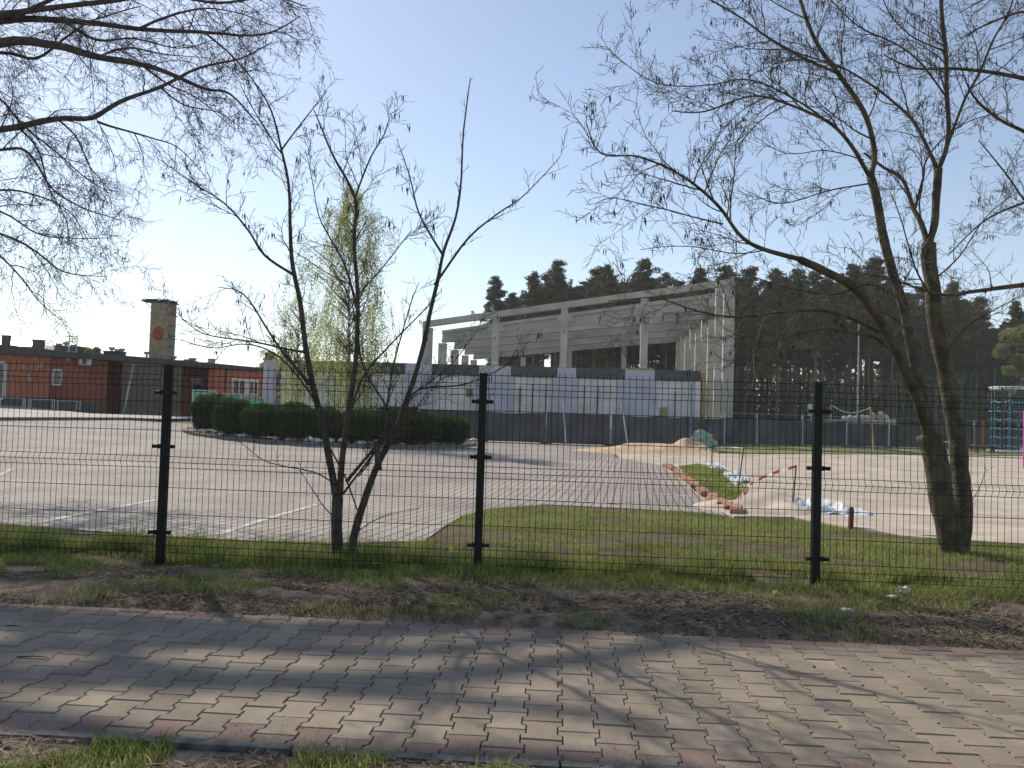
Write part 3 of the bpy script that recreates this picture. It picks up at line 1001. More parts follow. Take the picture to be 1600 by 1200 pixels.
# roof ventilators, boxes
def roofbox(x, wpx, ytop, m='plinth', dy=2.5, nm='roof_unit'):
    p = FP(x, dy); w = wpx * p[1] / FPX / 2
    z = pix(x, ytop, p[1]).z
    mb = MB(); mb.box(p[0] - w, p[0] + w, p[1] - w * 0.7, p[1] + w * 0.7, RT_ - 0.01, z - 0.06)
    o_ = mb.build(nm, MATS[m], red)
    mb = MB(); mb.box(p[0] - w * 1.12, p[0] + w * 1.12, p[1] - w * .8, p[1] + w * .8, z - 0.058, z); mb.build('lid', MATS['roof_dark'], o_)
def mushroom(x, ytop, dy=3.0, r=0.16):
    p = FP(x, dy); z = pix(x, ytop, p[1]).z
    mb = MB(); mb.tube([(p[0], p[1], RT_ - 0.02), (p[0], p[1], z - 0.2), (p[0], p[1], z - 0.19), (p[0], p[1], z - 0.02), (p[0], p[1], z)], [r * .5, r * .5, r, r * 1.25, r * .5], 10)
    mb.build('roof_vent', MATS['metal_grey'], red)
roofbox(6, 10, 524); roofbox(57, 14, 531); roofbox(106, 34, 541, dy=1.0); roofbox(177, 26, 549, dy=1.2, m='roof_dark')
for x, y in ((89, 536), (100, 534), (112, 538), (172, 542), (181, 545), (188, 544), (227, 549), (270, 556), (290, 561), (299, 559), (373, 573), (405, 573)):
    mushroom(x, y, r=0.16 if x != 299 else 0.24)
roofbox(291, 24, 563.5, dy=1.0, m='roof_dark'); roofbox(329, 9, 560.5, m='metal_grey', dy=1.5)
# left edge raised roof strip
p = FP(0, 3); q = FP(-120, 3)
mb = MB(); mb.box(-60, px_x(15, 47), 46.5, 50, RT_ - 0.01, pix(0, 539, 47).z); mb.build('roof_step', MATS['plinth'], red)

# chimney: a thing of its own standing behind the roof edge
CY = 53.5
c0 = px_x(232, CY, 560); c1 = px_x(260, CY, 560)
ch = thing('chimney_tower', 'tall square stone chimney with a round yellow and red emblem and a ragged nest', 'chimney', ((c0 + c1) / 2, CY, gz(c0, CY)))
ch_h = pix(250, 471, CY).z - gz(c0, CY)
w = (c1 - c0) / 2
mb = MB(); mb.box(-w, w, 0, 2 * w, -0.2, ch_h - 0.9); mb.box(-w - 0.03, w + 0.03, -0.03, 2 * w + 0.03, ch_h - 0.9, ch_h - 0.82)
mb.box(-w, w, 0, 2 * w, ch_h - 0.82, ch_h)
mb.build('shaft', MATS['chimney_stone'], ch)
ez = pix(246, 521, CY).z - gz(c0, CY)
def disc(r, y, m, nm, par, rz=1.4):
    mb = MB(); N = 28
    vs = [(r * math.cos(2 * math.pi * k / N), y, ez + rz * r * math.sin(2 * math.pi * k / N)) for k in range(N)] + [(r * math.cos(2 * math.pi * k / N), y + 0.02, ez + rz * r * math.sin(2 * math.pi * k / N)) for k in range(N)]
    mb.add(vs, [tuple(range(N))] + [(k, N + k, N + (k + 1) % N, (k + 1) % N) for k in range(N)])
    return mb.build(nm, MATS[m], par)
e = disc(0.58, -0.015, 'emblem_yellow', 'emblem', ch)
disc(0.41, -0.030, 'emblem_red', 'emblem_centre', e, 1.3)
mb = MB()
mb.blob((-0.15, w, ch_h + 0.05), (1.05, 0.9, 0.17), seed=3, amp=0.5, nu=18, nv=8, freq=3)
mb.blob((-0.95, w - 0.1, ch_h + 0.08), (0.62, 0.5, 0.13), seed=7, amp=0.5, nu=12, nv=6, freq=3)
rr = random.Random(8)
for k in range(60):
    a = rr.uniform(0, 6.28); r = rr.uniform(0.3, 1.0)
    p = Vector((-0.3 + math.cos(a) * r, w + math.sin(a) * r * 0.7, ch_h + rr.uniform(0.0, 0.2)))
    d = Vector((math.cos(a + rr.uniform(-1, 1)), math.sin(a), rr.uniform(-0.2, 0.25))) * rr.uniform(0.2, 0.45)
    mb.tube([p, p + d], 0.02, 3)
mb.build('stork_nest', MATS['sticks'], ch)
mb = MB(); mb.tube([(-1.3, w, ch_h - 0.02), (-w, w, ch_h - 0.65)], 0.025, 5); mb.tube([(w - 0.05, w, ch_h), (w - 0.05, w, ch_h + 1.1)], 0.015, 5)
mb.build('brace', MATS['metal_grey'], ch)
mb = MB()
for k in range(3): mb.box(w, w + 0.25, 0.2, 0.3, 4.6 + k * 0.75, 4.68 + k * 0.75)
mb.build('step_iron', MATS['rust'], ch)

# house behind the roof at far left
hp = pix(20, 545, 90)
hb = thing('grey_house', 'grey pitched roof house showing behind the flat roof at far left', 'house', (hp.x, 90, gz(hp.x, 90)))
zt = pix(18, 529, 90).z - gz(hp.x, 90); ze = pix(45, 542, 90).z - gz(hp.x, 90)
mb = MB(); mb.box(-5, 1.8, 0, 8, -0.3, ze); mb.build('wall', MATS['pale_panel'], hb)
mb = MB(); x0, x1, xr0, xr1 = -5.3, 2.3, -3.0, 0.3
mb.add([(x0, -.4, ze), (x1, -.4, ze), (x1, 8.4, ze), (x0, 8.4, ze), (xr0, 4, zt), (xr1, 4, zt)], [(0, 1, 5, 4), (1, 2, 5), (2, 3, 4, 5), (3, 0, 4), (3, 2, 1, 0)])
mb.build('roof', MATS['metal_grey'], hb)

# ---------------------------------------------------------------- cycle racks in front of the wall
proto = None
for i, (xa, xb) in enumerate(((2, 42), (50, 86), (92, 130))):
    a = FP(xa, -2.6); b = FP(xb, -2.6)
    L_ = Vector((b[0] - a[0], b[1] - a[1], 0)).length
    gzr = swz(*a)
    lab = ['low tubular metal cycle rack nearest the left edge of the pavement', 'low tubular metal cycle rack between two others before the red wall',
           'low tubular metal cycle rack farthest right before the window wall'][i]
    t = thing('cycle_rack', lab, 'cycle rack', (a[0], a[1], gzr), math.atan2(b[1] - a[1], b[0] - a[0]), 'cycle racks along the low building')
    if proto is None:
        mb = MB()
        mb.tube([(0, 0, 0.5), (L_, 0, 0.5)], 0.03, 6); mb.tube([(0, 0.55, 0.5), (L_, 0.55, 0.5)], 0.03, 6)
        f = mb.build('top_rail', MATS['galvanised'], t)
        legs = []
        for xx in (0, L_ * 0.97):
            for yy in (0, 0.55):
                mb = MB(); mb.tube([(xx, yy, 0), (xx, yy, 0.5)], 0.028, 6); legs.append(mb.build('leg', MATS['galvanised'], t))
        proto = [f] + legs
    else:
        for c in proto:
            d = c.copy(); COL.objects.link(d); d.parent = t

# ================================================================== DARK SCREENED SITE FENCE
line = [pix(560, 650, 42), pix(740, 650, 41.2), pix(980, 650, 40.5), pix(1085, 650, 45), pix(1180, 650, 49), pix(1460, 650, 53), pix(1620, 650, 54)]
line = [Vector((p.x, p.y, 0)) for p in line]
cum = [0]
for a, b in zip(line, line[1:]): cum.append(cum[-1] + (b - a).length)
def alongl(s):
    for i in range(len(line) - 1):
        if s <= cum[i + 1] + 1e-6:
            return line[i].lerp(line[i + 1], (s - cum[i]) / (cum[i + 1] - cum[i]))
    return line[-1]
npan = int(cum[-1] / 3.42)
pan_proto = None
rr = random.Random(12)
for k in range(min(npan, 20)):
    a = alongl(k * 3.42 + 0.03); b = alongl(k * 3.42 + 3.39)
    Lp = 3.36
    za = gz(a.x, a.y)
    lab = '%s grey screened site fence panel counted from behind the hedge island' % ORD[k]
    t = thing('fence_panel', lab, 'fence panel', (a.x, a.y, za), math.atan2(b.y - a.y, b.x - a.x), 'screened site fence panels before the white annex')
    # netting: gently billowing, sagging top edge
    N, M = 14, 7
    V = []; F = []
    sd = rr.random() * 50
    top = 1.62 + rr.uniform(-0.05, 0.05)
    for j in range(M + 1):
        for i in range(N + 1):
            u = i / N; v = j / M
            tz = top + 0.05 * noise.noise(Vector((u * 3, sd, 0))) - 0.05 * math.sin(u * math.pi)
            y = -0.03 - 0.05 * abs(noise.noise(Vector((u * 3.5, v * 2.5, sd)))) - 0.02 * noise.noise(Vector((u * 9, v * 5, sd)))
            V.append((0.03 + u * (Lp - 0.06), y, 0.06 + v * (tz - 0.06)))
    for j in range(M):
        for i in range(N):
            q = j * (N + 1) + i
            F.append((q, q + 1, q + N + 2, q + N + 1))
    mb = MB(); mb.add(V, F); mb.build('screen', MATS['dark_net'], t, smooth=True)
    if pan_proto is None:
        mb = MB()
        for xx in (0.02, Lp - 0.02): mb.tube([(xx, 0, 0.0), (xx, 0, 2.0)], 0.021, 6)
        mb.tube([(0, 0, 0.12), (Lp, 0, 0.12)], 0.019, 6); mb.tube([(0, 0, 1.98), (Lp, 0, 1.98)], 0.013, 6)
        f = mb.build('frame', MATS['galvanised'], t)
        mb = MB(); mb.box(-0.3, 0.3, -0.11, 0.11, -0.02, 0.13); g = mb.build('foot', MATS['kerb'], t)
        pan_proto = [f, g]
    else:
        for c in pan_proto:
            d = c.copy(); COL.objects.link(d); d.parent = t
# props leaning on the screen fence
for i, (x, ya, yb, lx, m, lab) in enumerate(((882, 628, 688, 2, 'galvanised', 'tilted grey brace pole against the screen fence below the white annex'),
                                         (976, 632, 696, 5, 'galvanised', 'thin grey prop pole beside the grass edge by the screen fence'),
                                         (1080, 600, 690, 0, 'blue_pole', 'tall blue pole standing behind the green bag'))):
    Y = 40.0 if x < 1000 else 44.4
    a = pix(x + lx, yb, Y); a.z = gz(a.x, a.y); b = pix(x - lx, ya, Y)
    mb = MB(); mb.tube([a, b], 0.045, 6); mb.bar(a + Vector((-.25, 0, 0.03)), a + Vector((.25, 0, 0.03)), 0.1, 0.06)
    tag(mb.build('prop_pole', MATS[m]), lab, 'pole')

# green screened panels by the red building
gl = [pix(300, 640, 40), pix(338, 640, 41), pix(376, 640, 43), pix(412, 640, 46)]
for k in range(3):
    a, b = gl[k], gl[k + 1]
    d = Vector((b.x - a.x, b.y - a.y)); L_ = d.length - 0.05
    z0 = gz(a.x, a.y)
    h = pix(300, 609.5, 40).z - gz(gl[0].x, 40) - k * 0.08
    t = thing('green_fence_panel', ['green screened fence panel standing beside the dark doorway', 'middle one of three green screened fence panels left of the hedge', 'green screened fence panel farthest right, half behind the hedge'][k],
              'fence panel', (a.x, a.y, z0), math.atan2(d.y, d.x), 'green screened fence panels')
    mb = MB(); N = 10; V = []; F = []
    for j in range(5):
        for i in range(N + 1):
            V.append((0.03 + i / N * (L_ - .06), -0.03 - 0.05 * noise.noise(Vector((i * .5, j * .7, k * 9))), 0.08 + j / 4 * (h - 0.16)))
    for j in range(4):
        for i in range(N): q = j * (N + 1) + i; F.append((q, q + 1, q + N + 2, q + N + 1))
    mb.add(V, F); mb.build('screen', MATS['green_net'], t, smooth=True)
    mb = MB()
    for xx in (0.02, L_ - 0.02): mb.tube([(xx, 0, 0), (xx, 0, h)], 0.035, 6)
    mb.tube([(0, 0, h), (L_, 0, h)], 0.035, 6); mb.tube([(0, 0, .08), (L_, 0, .08)], 0.03, 6)
    mb.build('frame', MATS['window_frame'], t)

# ================================================================== HEDGE ISLAND
IC = Vector((px_x(525, 36), 36.0, 0)); IRX, IRY = 6.45, 6.2
def isl(a, r=1.0): return (IC.x + IRX * r * math.cos(a), IC.y + IRY * r * math.sin(a))
ring = [isl(2 * math.pi * k / 48) for k in range(48)]
tag(sheet('island_bed', ring, lambda x, y: gz(x, y) + 0.10 + 0.12 * max(0, 1 - math.hypot((x - IC.x) / IRX, (y - IC.y) / IRY)) + 0.02 * noise.noise(Vector((x * 2, y * 2, 0))), MATS['island_soil'], step=lambda x, y: 0.5), kind='structure')
mb = MB()
for k in range(48):
    a, b = 2 * math.pi * (k + 0.02) / 48, 2 * math.pi * (k + 0.98) / 48
    P = [isl(a, 1.0), isl(a, 1.025), isl(b, 1.025), isl(b, 1.0)]
    zz = [gz(*p) for p in P]
    mb.hexa([(P[i][0], P[i][1], zz[i] - 0.05) for i in range(4)] + [(P[i][0], P[i][1], zz[i] + 0.13) for i in range(4)])
tag(mb.build('island_kerb', MATS['kerb']), kind='structure')

mat('hedge_core', (0.008, 0.014, 0.006), (0.02, 0.03, 0.012), scale=8)
def hedge_variant(seed, n=12000):
    rg = np.random.default_rng(seed)
    d = rdirs(rg, n)
    d = d[d[:, 2] > -0.93]
    n = len(d)
    # superellipsoid: boxy clipped shape
    p = 2.7
    s = (np.abs(d) ** p).sum(1) ** (-1 / p)
    k = rg.uniform(0.78, 1.03, n)[:, None]
    lump = np.array([1 + 0.17 * noise.noise(Vector(q) * 2.2 + Vector((seed, 0, 0))) + 0.05 * noise.noise(Vector(q) * 6 + Vector((seed, 0, 0))) for q in d])[:, None]
    C = d * s[:, None] * k * lump
    C[:, 2] = C[:, 2] * 0.55 + 0.58
    tint = np.clip((k[:, 0] - 0.78) * 3.2 * rg.uniform(0.3, 1, n) + 0.25 * (d[:, 2] > 0.5), 0, 1)  # outer and top leaves paler: sunlight on the tips painted into the tint
    out = d + rg.normal(size=(n, 3)) * 0.6 + np.array([0, 0, 0.5])
    out /= np.linalg.norm(out, axis=1, keepdims=True)
    A = out * rg.uniform(0.035, 0.075, n)[:, None]
    B = perp(rg, A) * rg.uniform(0.012, 0.026, n)[:, None]
    V, F = quads(C, A, B)
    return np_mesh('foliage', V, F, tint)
hv = [hedge_variant(s) for s in (1, 2, 3)]
def core_mesh(seed):
    mb = MB(); mb.blob((0, 0, 0.55), (0.72, 0.72, 0.40), seed=seed, amp=0.12, nu=14, nv=9)
    me = bpy.data.meshes.new('branches'); me.from_pydata(mb.v, [], mb.f); me.materials.append(MATS['hedge_core']); return me
cm = core_mesh(2)
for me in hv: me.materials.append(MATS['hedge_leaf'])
def bush(x, Y, wpx, h, label, v, name='hedge_bush'):
    p = pix(x, 660, Y); w = wpx * Y / FPX / 2
    z = gz(p.x, p.y) + 0.12
    t = thing(name, label, 'bush', (p.x, p.y, z), v * 1.3, 'clipped bushes of the hedge island')
    t.scale = (w * 1.06, w * 1.06, h * (1.06 + .06 * math.sin(v * 2.3)))
    for nm, me in (('foliage', hv[v % 3]), ('branches', cm)):
        o_ = bpy.data.objects.new(nm, me); COL.objects.link(o_); o_.parent = t
bl = [(330, 33.5, 52, 1.30), (364, 31.6, 50, 1.18), (413, 30.8, 60, 1.18), (460, 30.6, 60, 1.18), (508, 31, 50, 1.1),
      (562, 31.2, 66, 1.16), (612, 31.4, 60, 1.14), (655, 32, 62, 1.12), (700, 33.4, 58, 1.05)]
for i, (x, Y, wp, h) in enumerate(bl):
    bush(x, Y, wp, h, '%s clipped dark green bush from the left end of the round hedge island' % ORD[i], i)
# white stones at the foot of the hedge
rr = random.Random(3)
st = []
for v in range(3):
    mb = MB(); mb.blob((0, 0, 0.05), (0.16, 0.12, 0.09), seed=v * 7, amp=0.6, nu=8, nv=5, freq=2)
    me = bpy.data.meshes.new('stone'); me.from_pydata(mb.v, [], mb.f); me.materials.append(MATS['stone_white']); st.append(me)
k = 0
for x0, x1, n in ((312, 400, 12), (425, 520, 9), (535, 640, 9), (690, 742, 12)):
    for i in range(n):
        x = x0 + (x1 - x0) * (i + rr.uniform(.1, .9)) / n
        Y = IC.y - IRY * math.sqrt(max(0, 1 - ((px_x(x, 31) - IC.x) / IRX) ** 2)) + rr.uniform(0.35, 0.9)
        p = pix(x, 680, Y)
        o_ = bpy.data.objects.new('stone', st[k % 3]); COL.objects.link(o_)
        o_.location = (p.x, p.y, gz(p.x, p.y) + 0.12); o_.rotation_euler = (0, 0, rr.uniform(0, 6)); s = rr.uniform(0.6, 1.6); o_.scale = (s, s, s * rr.uniform(.7, 1))
        side = ('left end' if x0 == 312 else 'left half' if x0 == 425 else 'middle' if x0 == 535 else 'right end')
        tag(o_, '%s pale rough stone from the left at the hedge foot, %s of the island' % (ORD[i], side), 'stone', 'pale stones at the hedge foot, ' + side)
        k += 1

# ================================================================== BARE TREES
def smooth(pts, n=5):
    """Catmull-Rom"""
    P = [pts[0]] + list(pts) + [pts[-1]]
    out = []
    for i in range(1, len(P) - 2):
        p0, p1, p2, p3 = P[i - 1], P[i], P[i + 1], P[i + 2]
        for k in range(n):
            t = k / n
            out.append(0.5 * ((2 * p1) + (p2 - p0) * t + (2 * p0 - 5 * p1 + 4 * p2 - p3) * t * t + (3 * p1 - p0 - 3 * p2 + p3) * t * t * t))
    out.append(P[-2])
    return out

class Tree:
    def __init__(s, seed, tw_up=0.25, pod_rate=0.5, rmin=0.0017, dens=1.0, droop=0.0, lenk=1.0, sc=1.0):
        s.r = random.Random(seed)
        s.trunk = MB(); s.limbs = MB(); s.twigs = MB(); s.pods = MB()
        s.up = tw_up; s.pod = pod_rate; s.rmin = rmin; s.dens = dens; s.droop = droop; s.lenk = lenk; s.npod = 0; s.sc = sc; s.rk = 1.0
    def limb(s, pts, r0, r1, mb=None, sides=8, grow=1.0, wob=0.012, t0=0.12, n=5):
        pts = smooth([Vector(p) for p in pts], n)
        N = len(pts)
        out = []
        for i, p in enumerate(pts):
            o = Vector((noise.noise(p * 2.5), noise.noise(p * 2.5 + Vector((9, 0, 0))), noise.noise(p * 2.5 + Vector((0, 9, 0))))) * wob * min(1, i / 3)
            out.append(p + o)
        r0 *= s.rk; rad = [r0 + (r1 - r0) * (i / (N - 1)) ** 0.85 for i in range(N)]
        rad = [r * (1 + 0.10 * noise.noise(Vector((i * .7, r0 * 99, 0)))) for i, r in enumerate(rad)]
        (mb or s.limbs).tube(out, rad, sides)
        if grow > 0: s.sprout(out, rad, grow, t0)
        return out
    def sprout(s, pts, rad, grow, t0=0.1, level=0):
        R = s.r
        L = [0]
        for a, b in zip(pts, pts[1:]): L.append(L[-1] + (b - a).length)
        T = L[-1]
        if T < 0.02: return
        sp = (0.085, 0.055, 0.04)[min(level, 2)] / s.dens * s.sc
        d = T * t0 + R.uniform(0, sp)
        i = 0
        while d < T:
            while i < len(L) - 2 and L[i + 1] < d: i += 1
            f = (d - L[i]) / max(1e-6, L[i + 1] - L[i])
            p = pts[i].lerp(pts[i + 1], f)
            t = (pts[i + 1] - pts[i]).normalized()
            rp = rad[i]
            frac = d / T
            if level == 0: ln = grow * R.choice((R.uniform(0.12, .5), R.uniform(0.5, 1.3))) * (1.0 - 0.5 * frac) * s.lenk
            elif level == 1: ln = grow * R.uniform(0.2, 1.0) * 0.75 * (1 - 0.4 * frac)
            else: ln = R.uniform(0.03, 0.12) * s.sc
            s.twig(p, t, ln, min(rp * 0.6, 0.0022 + ln * 0.0068), level, grow)
            d += sp * R.uniform(0.5, 1.7) * (1.0 if level else (1.25 if rp > 0.03 else 1.0))
    def twig(s, p, t, ln, r, level, grow):
        R = s.r
        if ln < 0.025: return
        ax = Vector((R.gauss(0, 1), R.gauss(0, 1), R.gauss(0, 1))).cross(t)
        if ax.length < 1e-3: return
        ax.normalize()
        a = math.radians(R.uniform(28, 62))
        d = t * math.cos(a) + ax * math.sin(a)
        d = (d + Vector((0, 0, s.up * (1 - level * 0.2)))).normalized()
        n = 3 + int(ln / 0.09)
        pts = [p]; st = ln / n
        q = p.copy()
        for k in range(n):
            d = (d + Vector((R.gauss(0, .115), R.gauss(0, .115), R.gauss(0, .10) + s.up * 0.10 - s.droop * 0.16))).normalized()
            q = q + d * st
            pts.append(q.copy())
        r = max(r, s.rmin)
        rad = [max(s.rmin * 0.75, r * (1 - 0.8 * k / n)) for k in range(n + 1)]
        s.twigs.tube(pts, rad, 4 if r > 0.006 else 3, cap=False)
        if level < 2 and ln > 0.10:
            s.sprout(pts, rad, grow * 0.62 if level == 0 else grow * 0.5, 0.12, level + 1)
        if R.random() < s.pod * (0.25 if level == 0 else 1) and ln > 0.05:
            s.addpods(pts[-1] if R.random() < .6 else pts[len(pts) // 2])
    def addpods(s, p):
        R = s.r
        for _ in range(R.choice((1, 1, 2, 3))):
            l = R.uniform(0.035, 0.085)
            a = p + Vector((R.uniform(-.02, .02), R.uniform(-.02, .02), -0.01))
            b = a + Vector((R.uniform(-.2, .2), R.uniform(-.2, .2), -1)) * l
            s.pods.tube([a, a.lerp(b, .35), b], [0.0014, 0.0050, 0.0014], 4, cap=False)
            s.npod += 1
    def finish(s, root, bark, twig):
        loc = Vector(root.location)
        for mb, nm, m, sm in ((s.trunk, 'trunk', bark, True), (s.limbs, 'limbs', bark, True), (s.twigs, 'crown', twig, False), (s.pods, 'seed_pods', 'pod', False)):
            if not mb.v: continue
            mb.v = [(v[0] - loc.x, v[1] - loc.y, v[2] - loc.z) for v in mb.v]
            o_ = mb.build(nm, MATS[m], root, smooth=sm)
            if nm == 'seed_pods': o_['kind'] = 'stuff'

def LP(pxs, Ys):
    """photo polyline with depth running from Ys[0] to Ys[1]"""
    n = len(pxs)
    if len(Ys) == 2:
        D = [Ys[0] + (Ys[1] - Ys[0]) * i / (n - 1) for i in range(n)]
    else: D = Ys
    return [pix(x, y, d) for (x, y), d in zip(pxs, D)]

# ---- the young many-stemmed tree behind the fence, centre left
Y = 6.75
t = Tree(11, tw_up=0.22, pod_rate=0.07, rmin=0.0024, dens=1.05, lenk=1.1)
base = pix(528, 858, Y)
t.limb(LP([(527, 878), (528, 845), (527, 810), (527, 779)], (Y, Y)), 0.052, 0.045, t.trunk, 10, 0)
g = 0.55
t.limb(LP([(527, 785), (503, 658), (484, 576), (468, 475), (456, 399), (453, 310), (440, 234), (418, 158), (377, 100)], (Y, Y + .3)), 0.035, 0.004, t.trunk, 8, g)
t.limb(LP([(460, 430), (415, 399), (389, 361), (351, 316), (301, 285), (250, 250)], (Y, Y - .4)), 0.014, 0.003, grow=g)
t.limb(LP([(484, 601), (450, 560), (421, 519), (380, 460), (340, 449)], (Y, Y - .2)), 0.016, 0.003, grow=g)
t.limb(LP([(480, 551), (402, 535), (320, 522), (275, 487)], (Y, Y + .7)), 0.011, 0.003, grow=g * .9)
t.limb(LP([(496, 630), (440, 560), (385, 538), (330, 545), (280, 530)], (Y, Y + .4)), 0.010, 0.0025, grow=g * .8)
t.limb(LP([(440, 234), (478, 183), (510, 140)], (Y + .2, Y + .1)), 0.009, 0.003, grow=g)
t.limb(LP([(440, 240), (400, 180), (375, 130)], (Y + .2, Y - .1)), 0.008, 0.003, grow=g * .8)
t.limb(LP([(529, 785), (538, 690), (554, 576), (560, 475), (553, 373), (554, 310), (522, 247), (503, 202), (490, 172)], (Y, Y - .3)), 0.030, 0.004, t.trunk, 8, g)
t.limb(LP([(560, 490), (541, 418), (516, 373), (497, 329), (478, 234)], (Y, Y + .4)), 0.013, 0.003, grow=g)
t.limb(LP([(554, 310), (579, 247), (601, 209), (611, 177)], (Y - .2, Y)), 0.010, 0.003, grow=g)
t.limb(LP([(553, 470), (592, 424), (643, 361)], (Y - .1, Y - .5)), 0.009, 0.003, grow=g)
t.limb(LP([(541, 753), (592, 690), (605, 660), (601, 630), (567, 570), (551, 475), (520, 420)], (Y, Y + .3)), 0.016, 0.004, grow=g * .8)
t.limb(LP([(604, 640), (617, 560), (642, 475), (655, 440)], (Y + .1, Y + .5)), 0.010, 0.003, grow=g * .8)
t.limb(LP([(546, 655), (567, 589), (605, 544), (655, 494), (687, 456)], (Y, Y + .2)), 0.011, 0.004, grow=g * .7)
t.limb(LP([(548, 878), (553, 843), (567, 791), (592, 722), (624, 658), (655, 563), (681, 449), (693, 392), (715, 323), (725, 202), (735, 122)], (Y - .05, Y + .2)), 0.042, 0.004, t.trunk, 8, 0.26, t0=0.35)
t.limb(LP([(592, 735), (589, 705), (585, 690)], (Y, Y)), 0.03, 0.024, t.trunk, 8, 0)
t.limb(LP([(693, 400), (655, 335), (639, 272), (620, 218)], (Y, Y + .3)), 0.012, 0.003, grow=g * .7)
t.limb(LP([(679, 445), (731, 373), (776, 335), (820, 304), (873, 247)], (Y, Y - .4)), 0.013, 0.003, grow=g * .6)
t.limb(LP([(600, 700), (630, 645), (655, 608), (725, 601), (788, 573), (826, 532)], (Y, Y - .5)), 0.012, 0.003, grow=g * .8)
t.limb(LP([(655, 608), (700, 575), (735, 530), (760, 490)], (Y, Y + .3)), 0.007, 0.0025, grow=g * .7)
t.limb(LP([(536, 772), (560, 740), (597, 690), (650, 640), (690, 560)], (Y, Y + .4)), 0.012, 0.003, grow=g * .8)
t.limb(LP([(524, 757), (491, 737), (440, 728), (408, 718), (377, 692)], (Y, Y - .3)), 0.007, 0.0025, grow=.2)
t.limb(LP([(524, 810), (505, 790), (485, 760), (470, 735)], (Y, Y + .2)), 0.006, 0.0025, grow=.14)
t.limb(LP([(548, 842), (575, 820), (605, 804), (655, 794)], (Y, Y + .3)), 0.006, 0.0025, grow=.16)
for a, b in (((510, 690), (560, 800)), ((585, 700), (560, 745))):
    t.limb(LP([a, ((a[0] + b[0]) / 2 + 4, (a[1] + b[1]) / 2), b], (Y, Y + .1)), 0.009, 0.006, grow=.08)
root = thing('young_tree', 'slim leafless tree of several thin stems growing just behind the wire fence, hedge behind it', 'tree', (base.x, Y, 0))
t.finish(root, 'bark', 'twig')

# ---- the larger mossy tree on the turf, right
Y = 8.1
t = Tree(23, tw_up=0.10, pod_rate=0.085, rmin=0.0028, dens=1.05, lenk=1.35)
base = pix(1492, 860, Y)
g = 0.80; t.rk = 0.70
t.limb(LP([(1494, 872), (1487, 845), (1471, 783), (1461, 715), (1452, 680)], (Y, Y)), 0.175, 0.118, t.trunk, 12, 0, wob=0.03)
t.limb(LP([(1494, 872), (1503, 835), (1502, 780), (1499, 735), (1494, 690), (1487, 637), (1467, 533), (1456, 450), (1450, 380)], (Y + .05, Y + .35)), 0.150, 0.075, t.trunk, 12, 0, wob=0.03)
a = t.limb(LP([(1454, 690), (1436, 630), (1417, 587), (1388, 525), (1340, 455), (1290, 425), (1250, 405)], (Y, Y - 1.0)), 0.085, 0.035, t.limbs, 10, g * .6, t0=.4)
t.limb(LP([(1250, 405), (1195, 390), (1160, 370), (1125, 325), (1075, 280), (1000, 245), (940, 240), (915, 190)], (Y - 1.0, Y - 1.7)), 0.035, 0.004, grow=g)
t.limb(LP([(1130, 350), (1085, 340), (1030, 325), (960, 310), (930, 318)], (Y - 1.3, Y - 1.2)), 0.012, 0.003, grow=g * .8)
t.limb(LP([(1200, 390), (1150, 395), (1080, 385), (1000, 390)], (Y - 1.1, Y - .9)), 0.010, 0.003, grow=g * .7)
a = t.limb(LP([(1458, 690), (1433, 590), (1410, 475), (1387, 400), (1375, 340), (1360, 275)], (Y, Y + .3)), 0.080, 0.045, t.limbs, 10, g * .6, t0=.35)
t.limb(LP([(1360, 275), (1367, 240), (1350, 175), (1310, 115), (1275, 65), (1250, 0), (1235, -60)], (Y + .3, Y + .6)), 0.048, 0.018, grow=g)
t.limb(LP([(1360, 278), (1335, 235), (1300, 195), (1250, 170), (1180, 150), (1100, 175), (1050, 173)], (Y + .3, Y - .6)), 0.035, 0.005, grow=g)
t.limb(LP([(1300, 195), (1250, 160), (1175, 125), (1110, 133), (1025, 130), (958, 84)], (Y + .1, Y + .2)), 0.018, 0.004, grow=g)
t.limb(LP([(1310, 115), (1225, 75), (1160, 30), (1110, 0), (1070, -25)], (Y + .4, Y - .3)), 0.022, 0.006, grow=g)
t.limb(LP([(1357, 287), (1290, 300), (1220, 318), (1170, 300)], (Y + .3, Y)), 0.014, 0.004, grow=g * .9)
t.limb(LP([(1350, 250), (1290, 235), (1230, 240), (1180, 215)], (Y + .3, Y + .8)), 0.012, 0.003, grow=g * .9)
t.limb(LP([(1450, 385), (1438, 345), (1427, 325), (1410, 280), (1380, 262), (1350, 240)], (Y + .35, Y + .9)), 0.050, 0.012, grow=g)
t.limb(LP([(1430, 325), (1442, 280), (1445, 255), (1465, 225), (1500, 190)], (Y + .4, Y + .1)), 0.022, 0.006, grow=g * .9)
t.limb(LP([(1450, 382), (1462, 340), (1465, 265)], (Y + .35, Y + .4)), 0.055, 0.045, grow=0)
t.limb(LP([(1465, 268), (1440, 210), (1420, 180), (1370, 140), (1315, 105), (1250, 85), (1200, 60)], (Y + .4, Y + 1.1)), 0.032, 0.006, grow=g)
t.limb(LP([(1465, 268), (1482, 215), (1480, 150), (1477, 75), (1470, 0), (1468, -60)], (Y + .4, Y + .3)), 0.040, 0.020, grow=g)
t.limb(LP([(1478, 235), (1505, 160), (1530, 115), (1550, 65), (1575, 20), (1590, -30)], (Y + .4, Y)), 0.026, 0.008, grow=g)
t.limb(LP([(1478, 80), (1430, 60), (1390, 20), (1370, -30)], (Y + .3, Y + .8)), 0.014, 0.006, grow=g)
t.limb(LP([(1478, 150), (1440, 100), (1400, 70), (1340, 40), (1300, 0)], (Y + .3, Y)), 0.016, 0.006, grow=g)
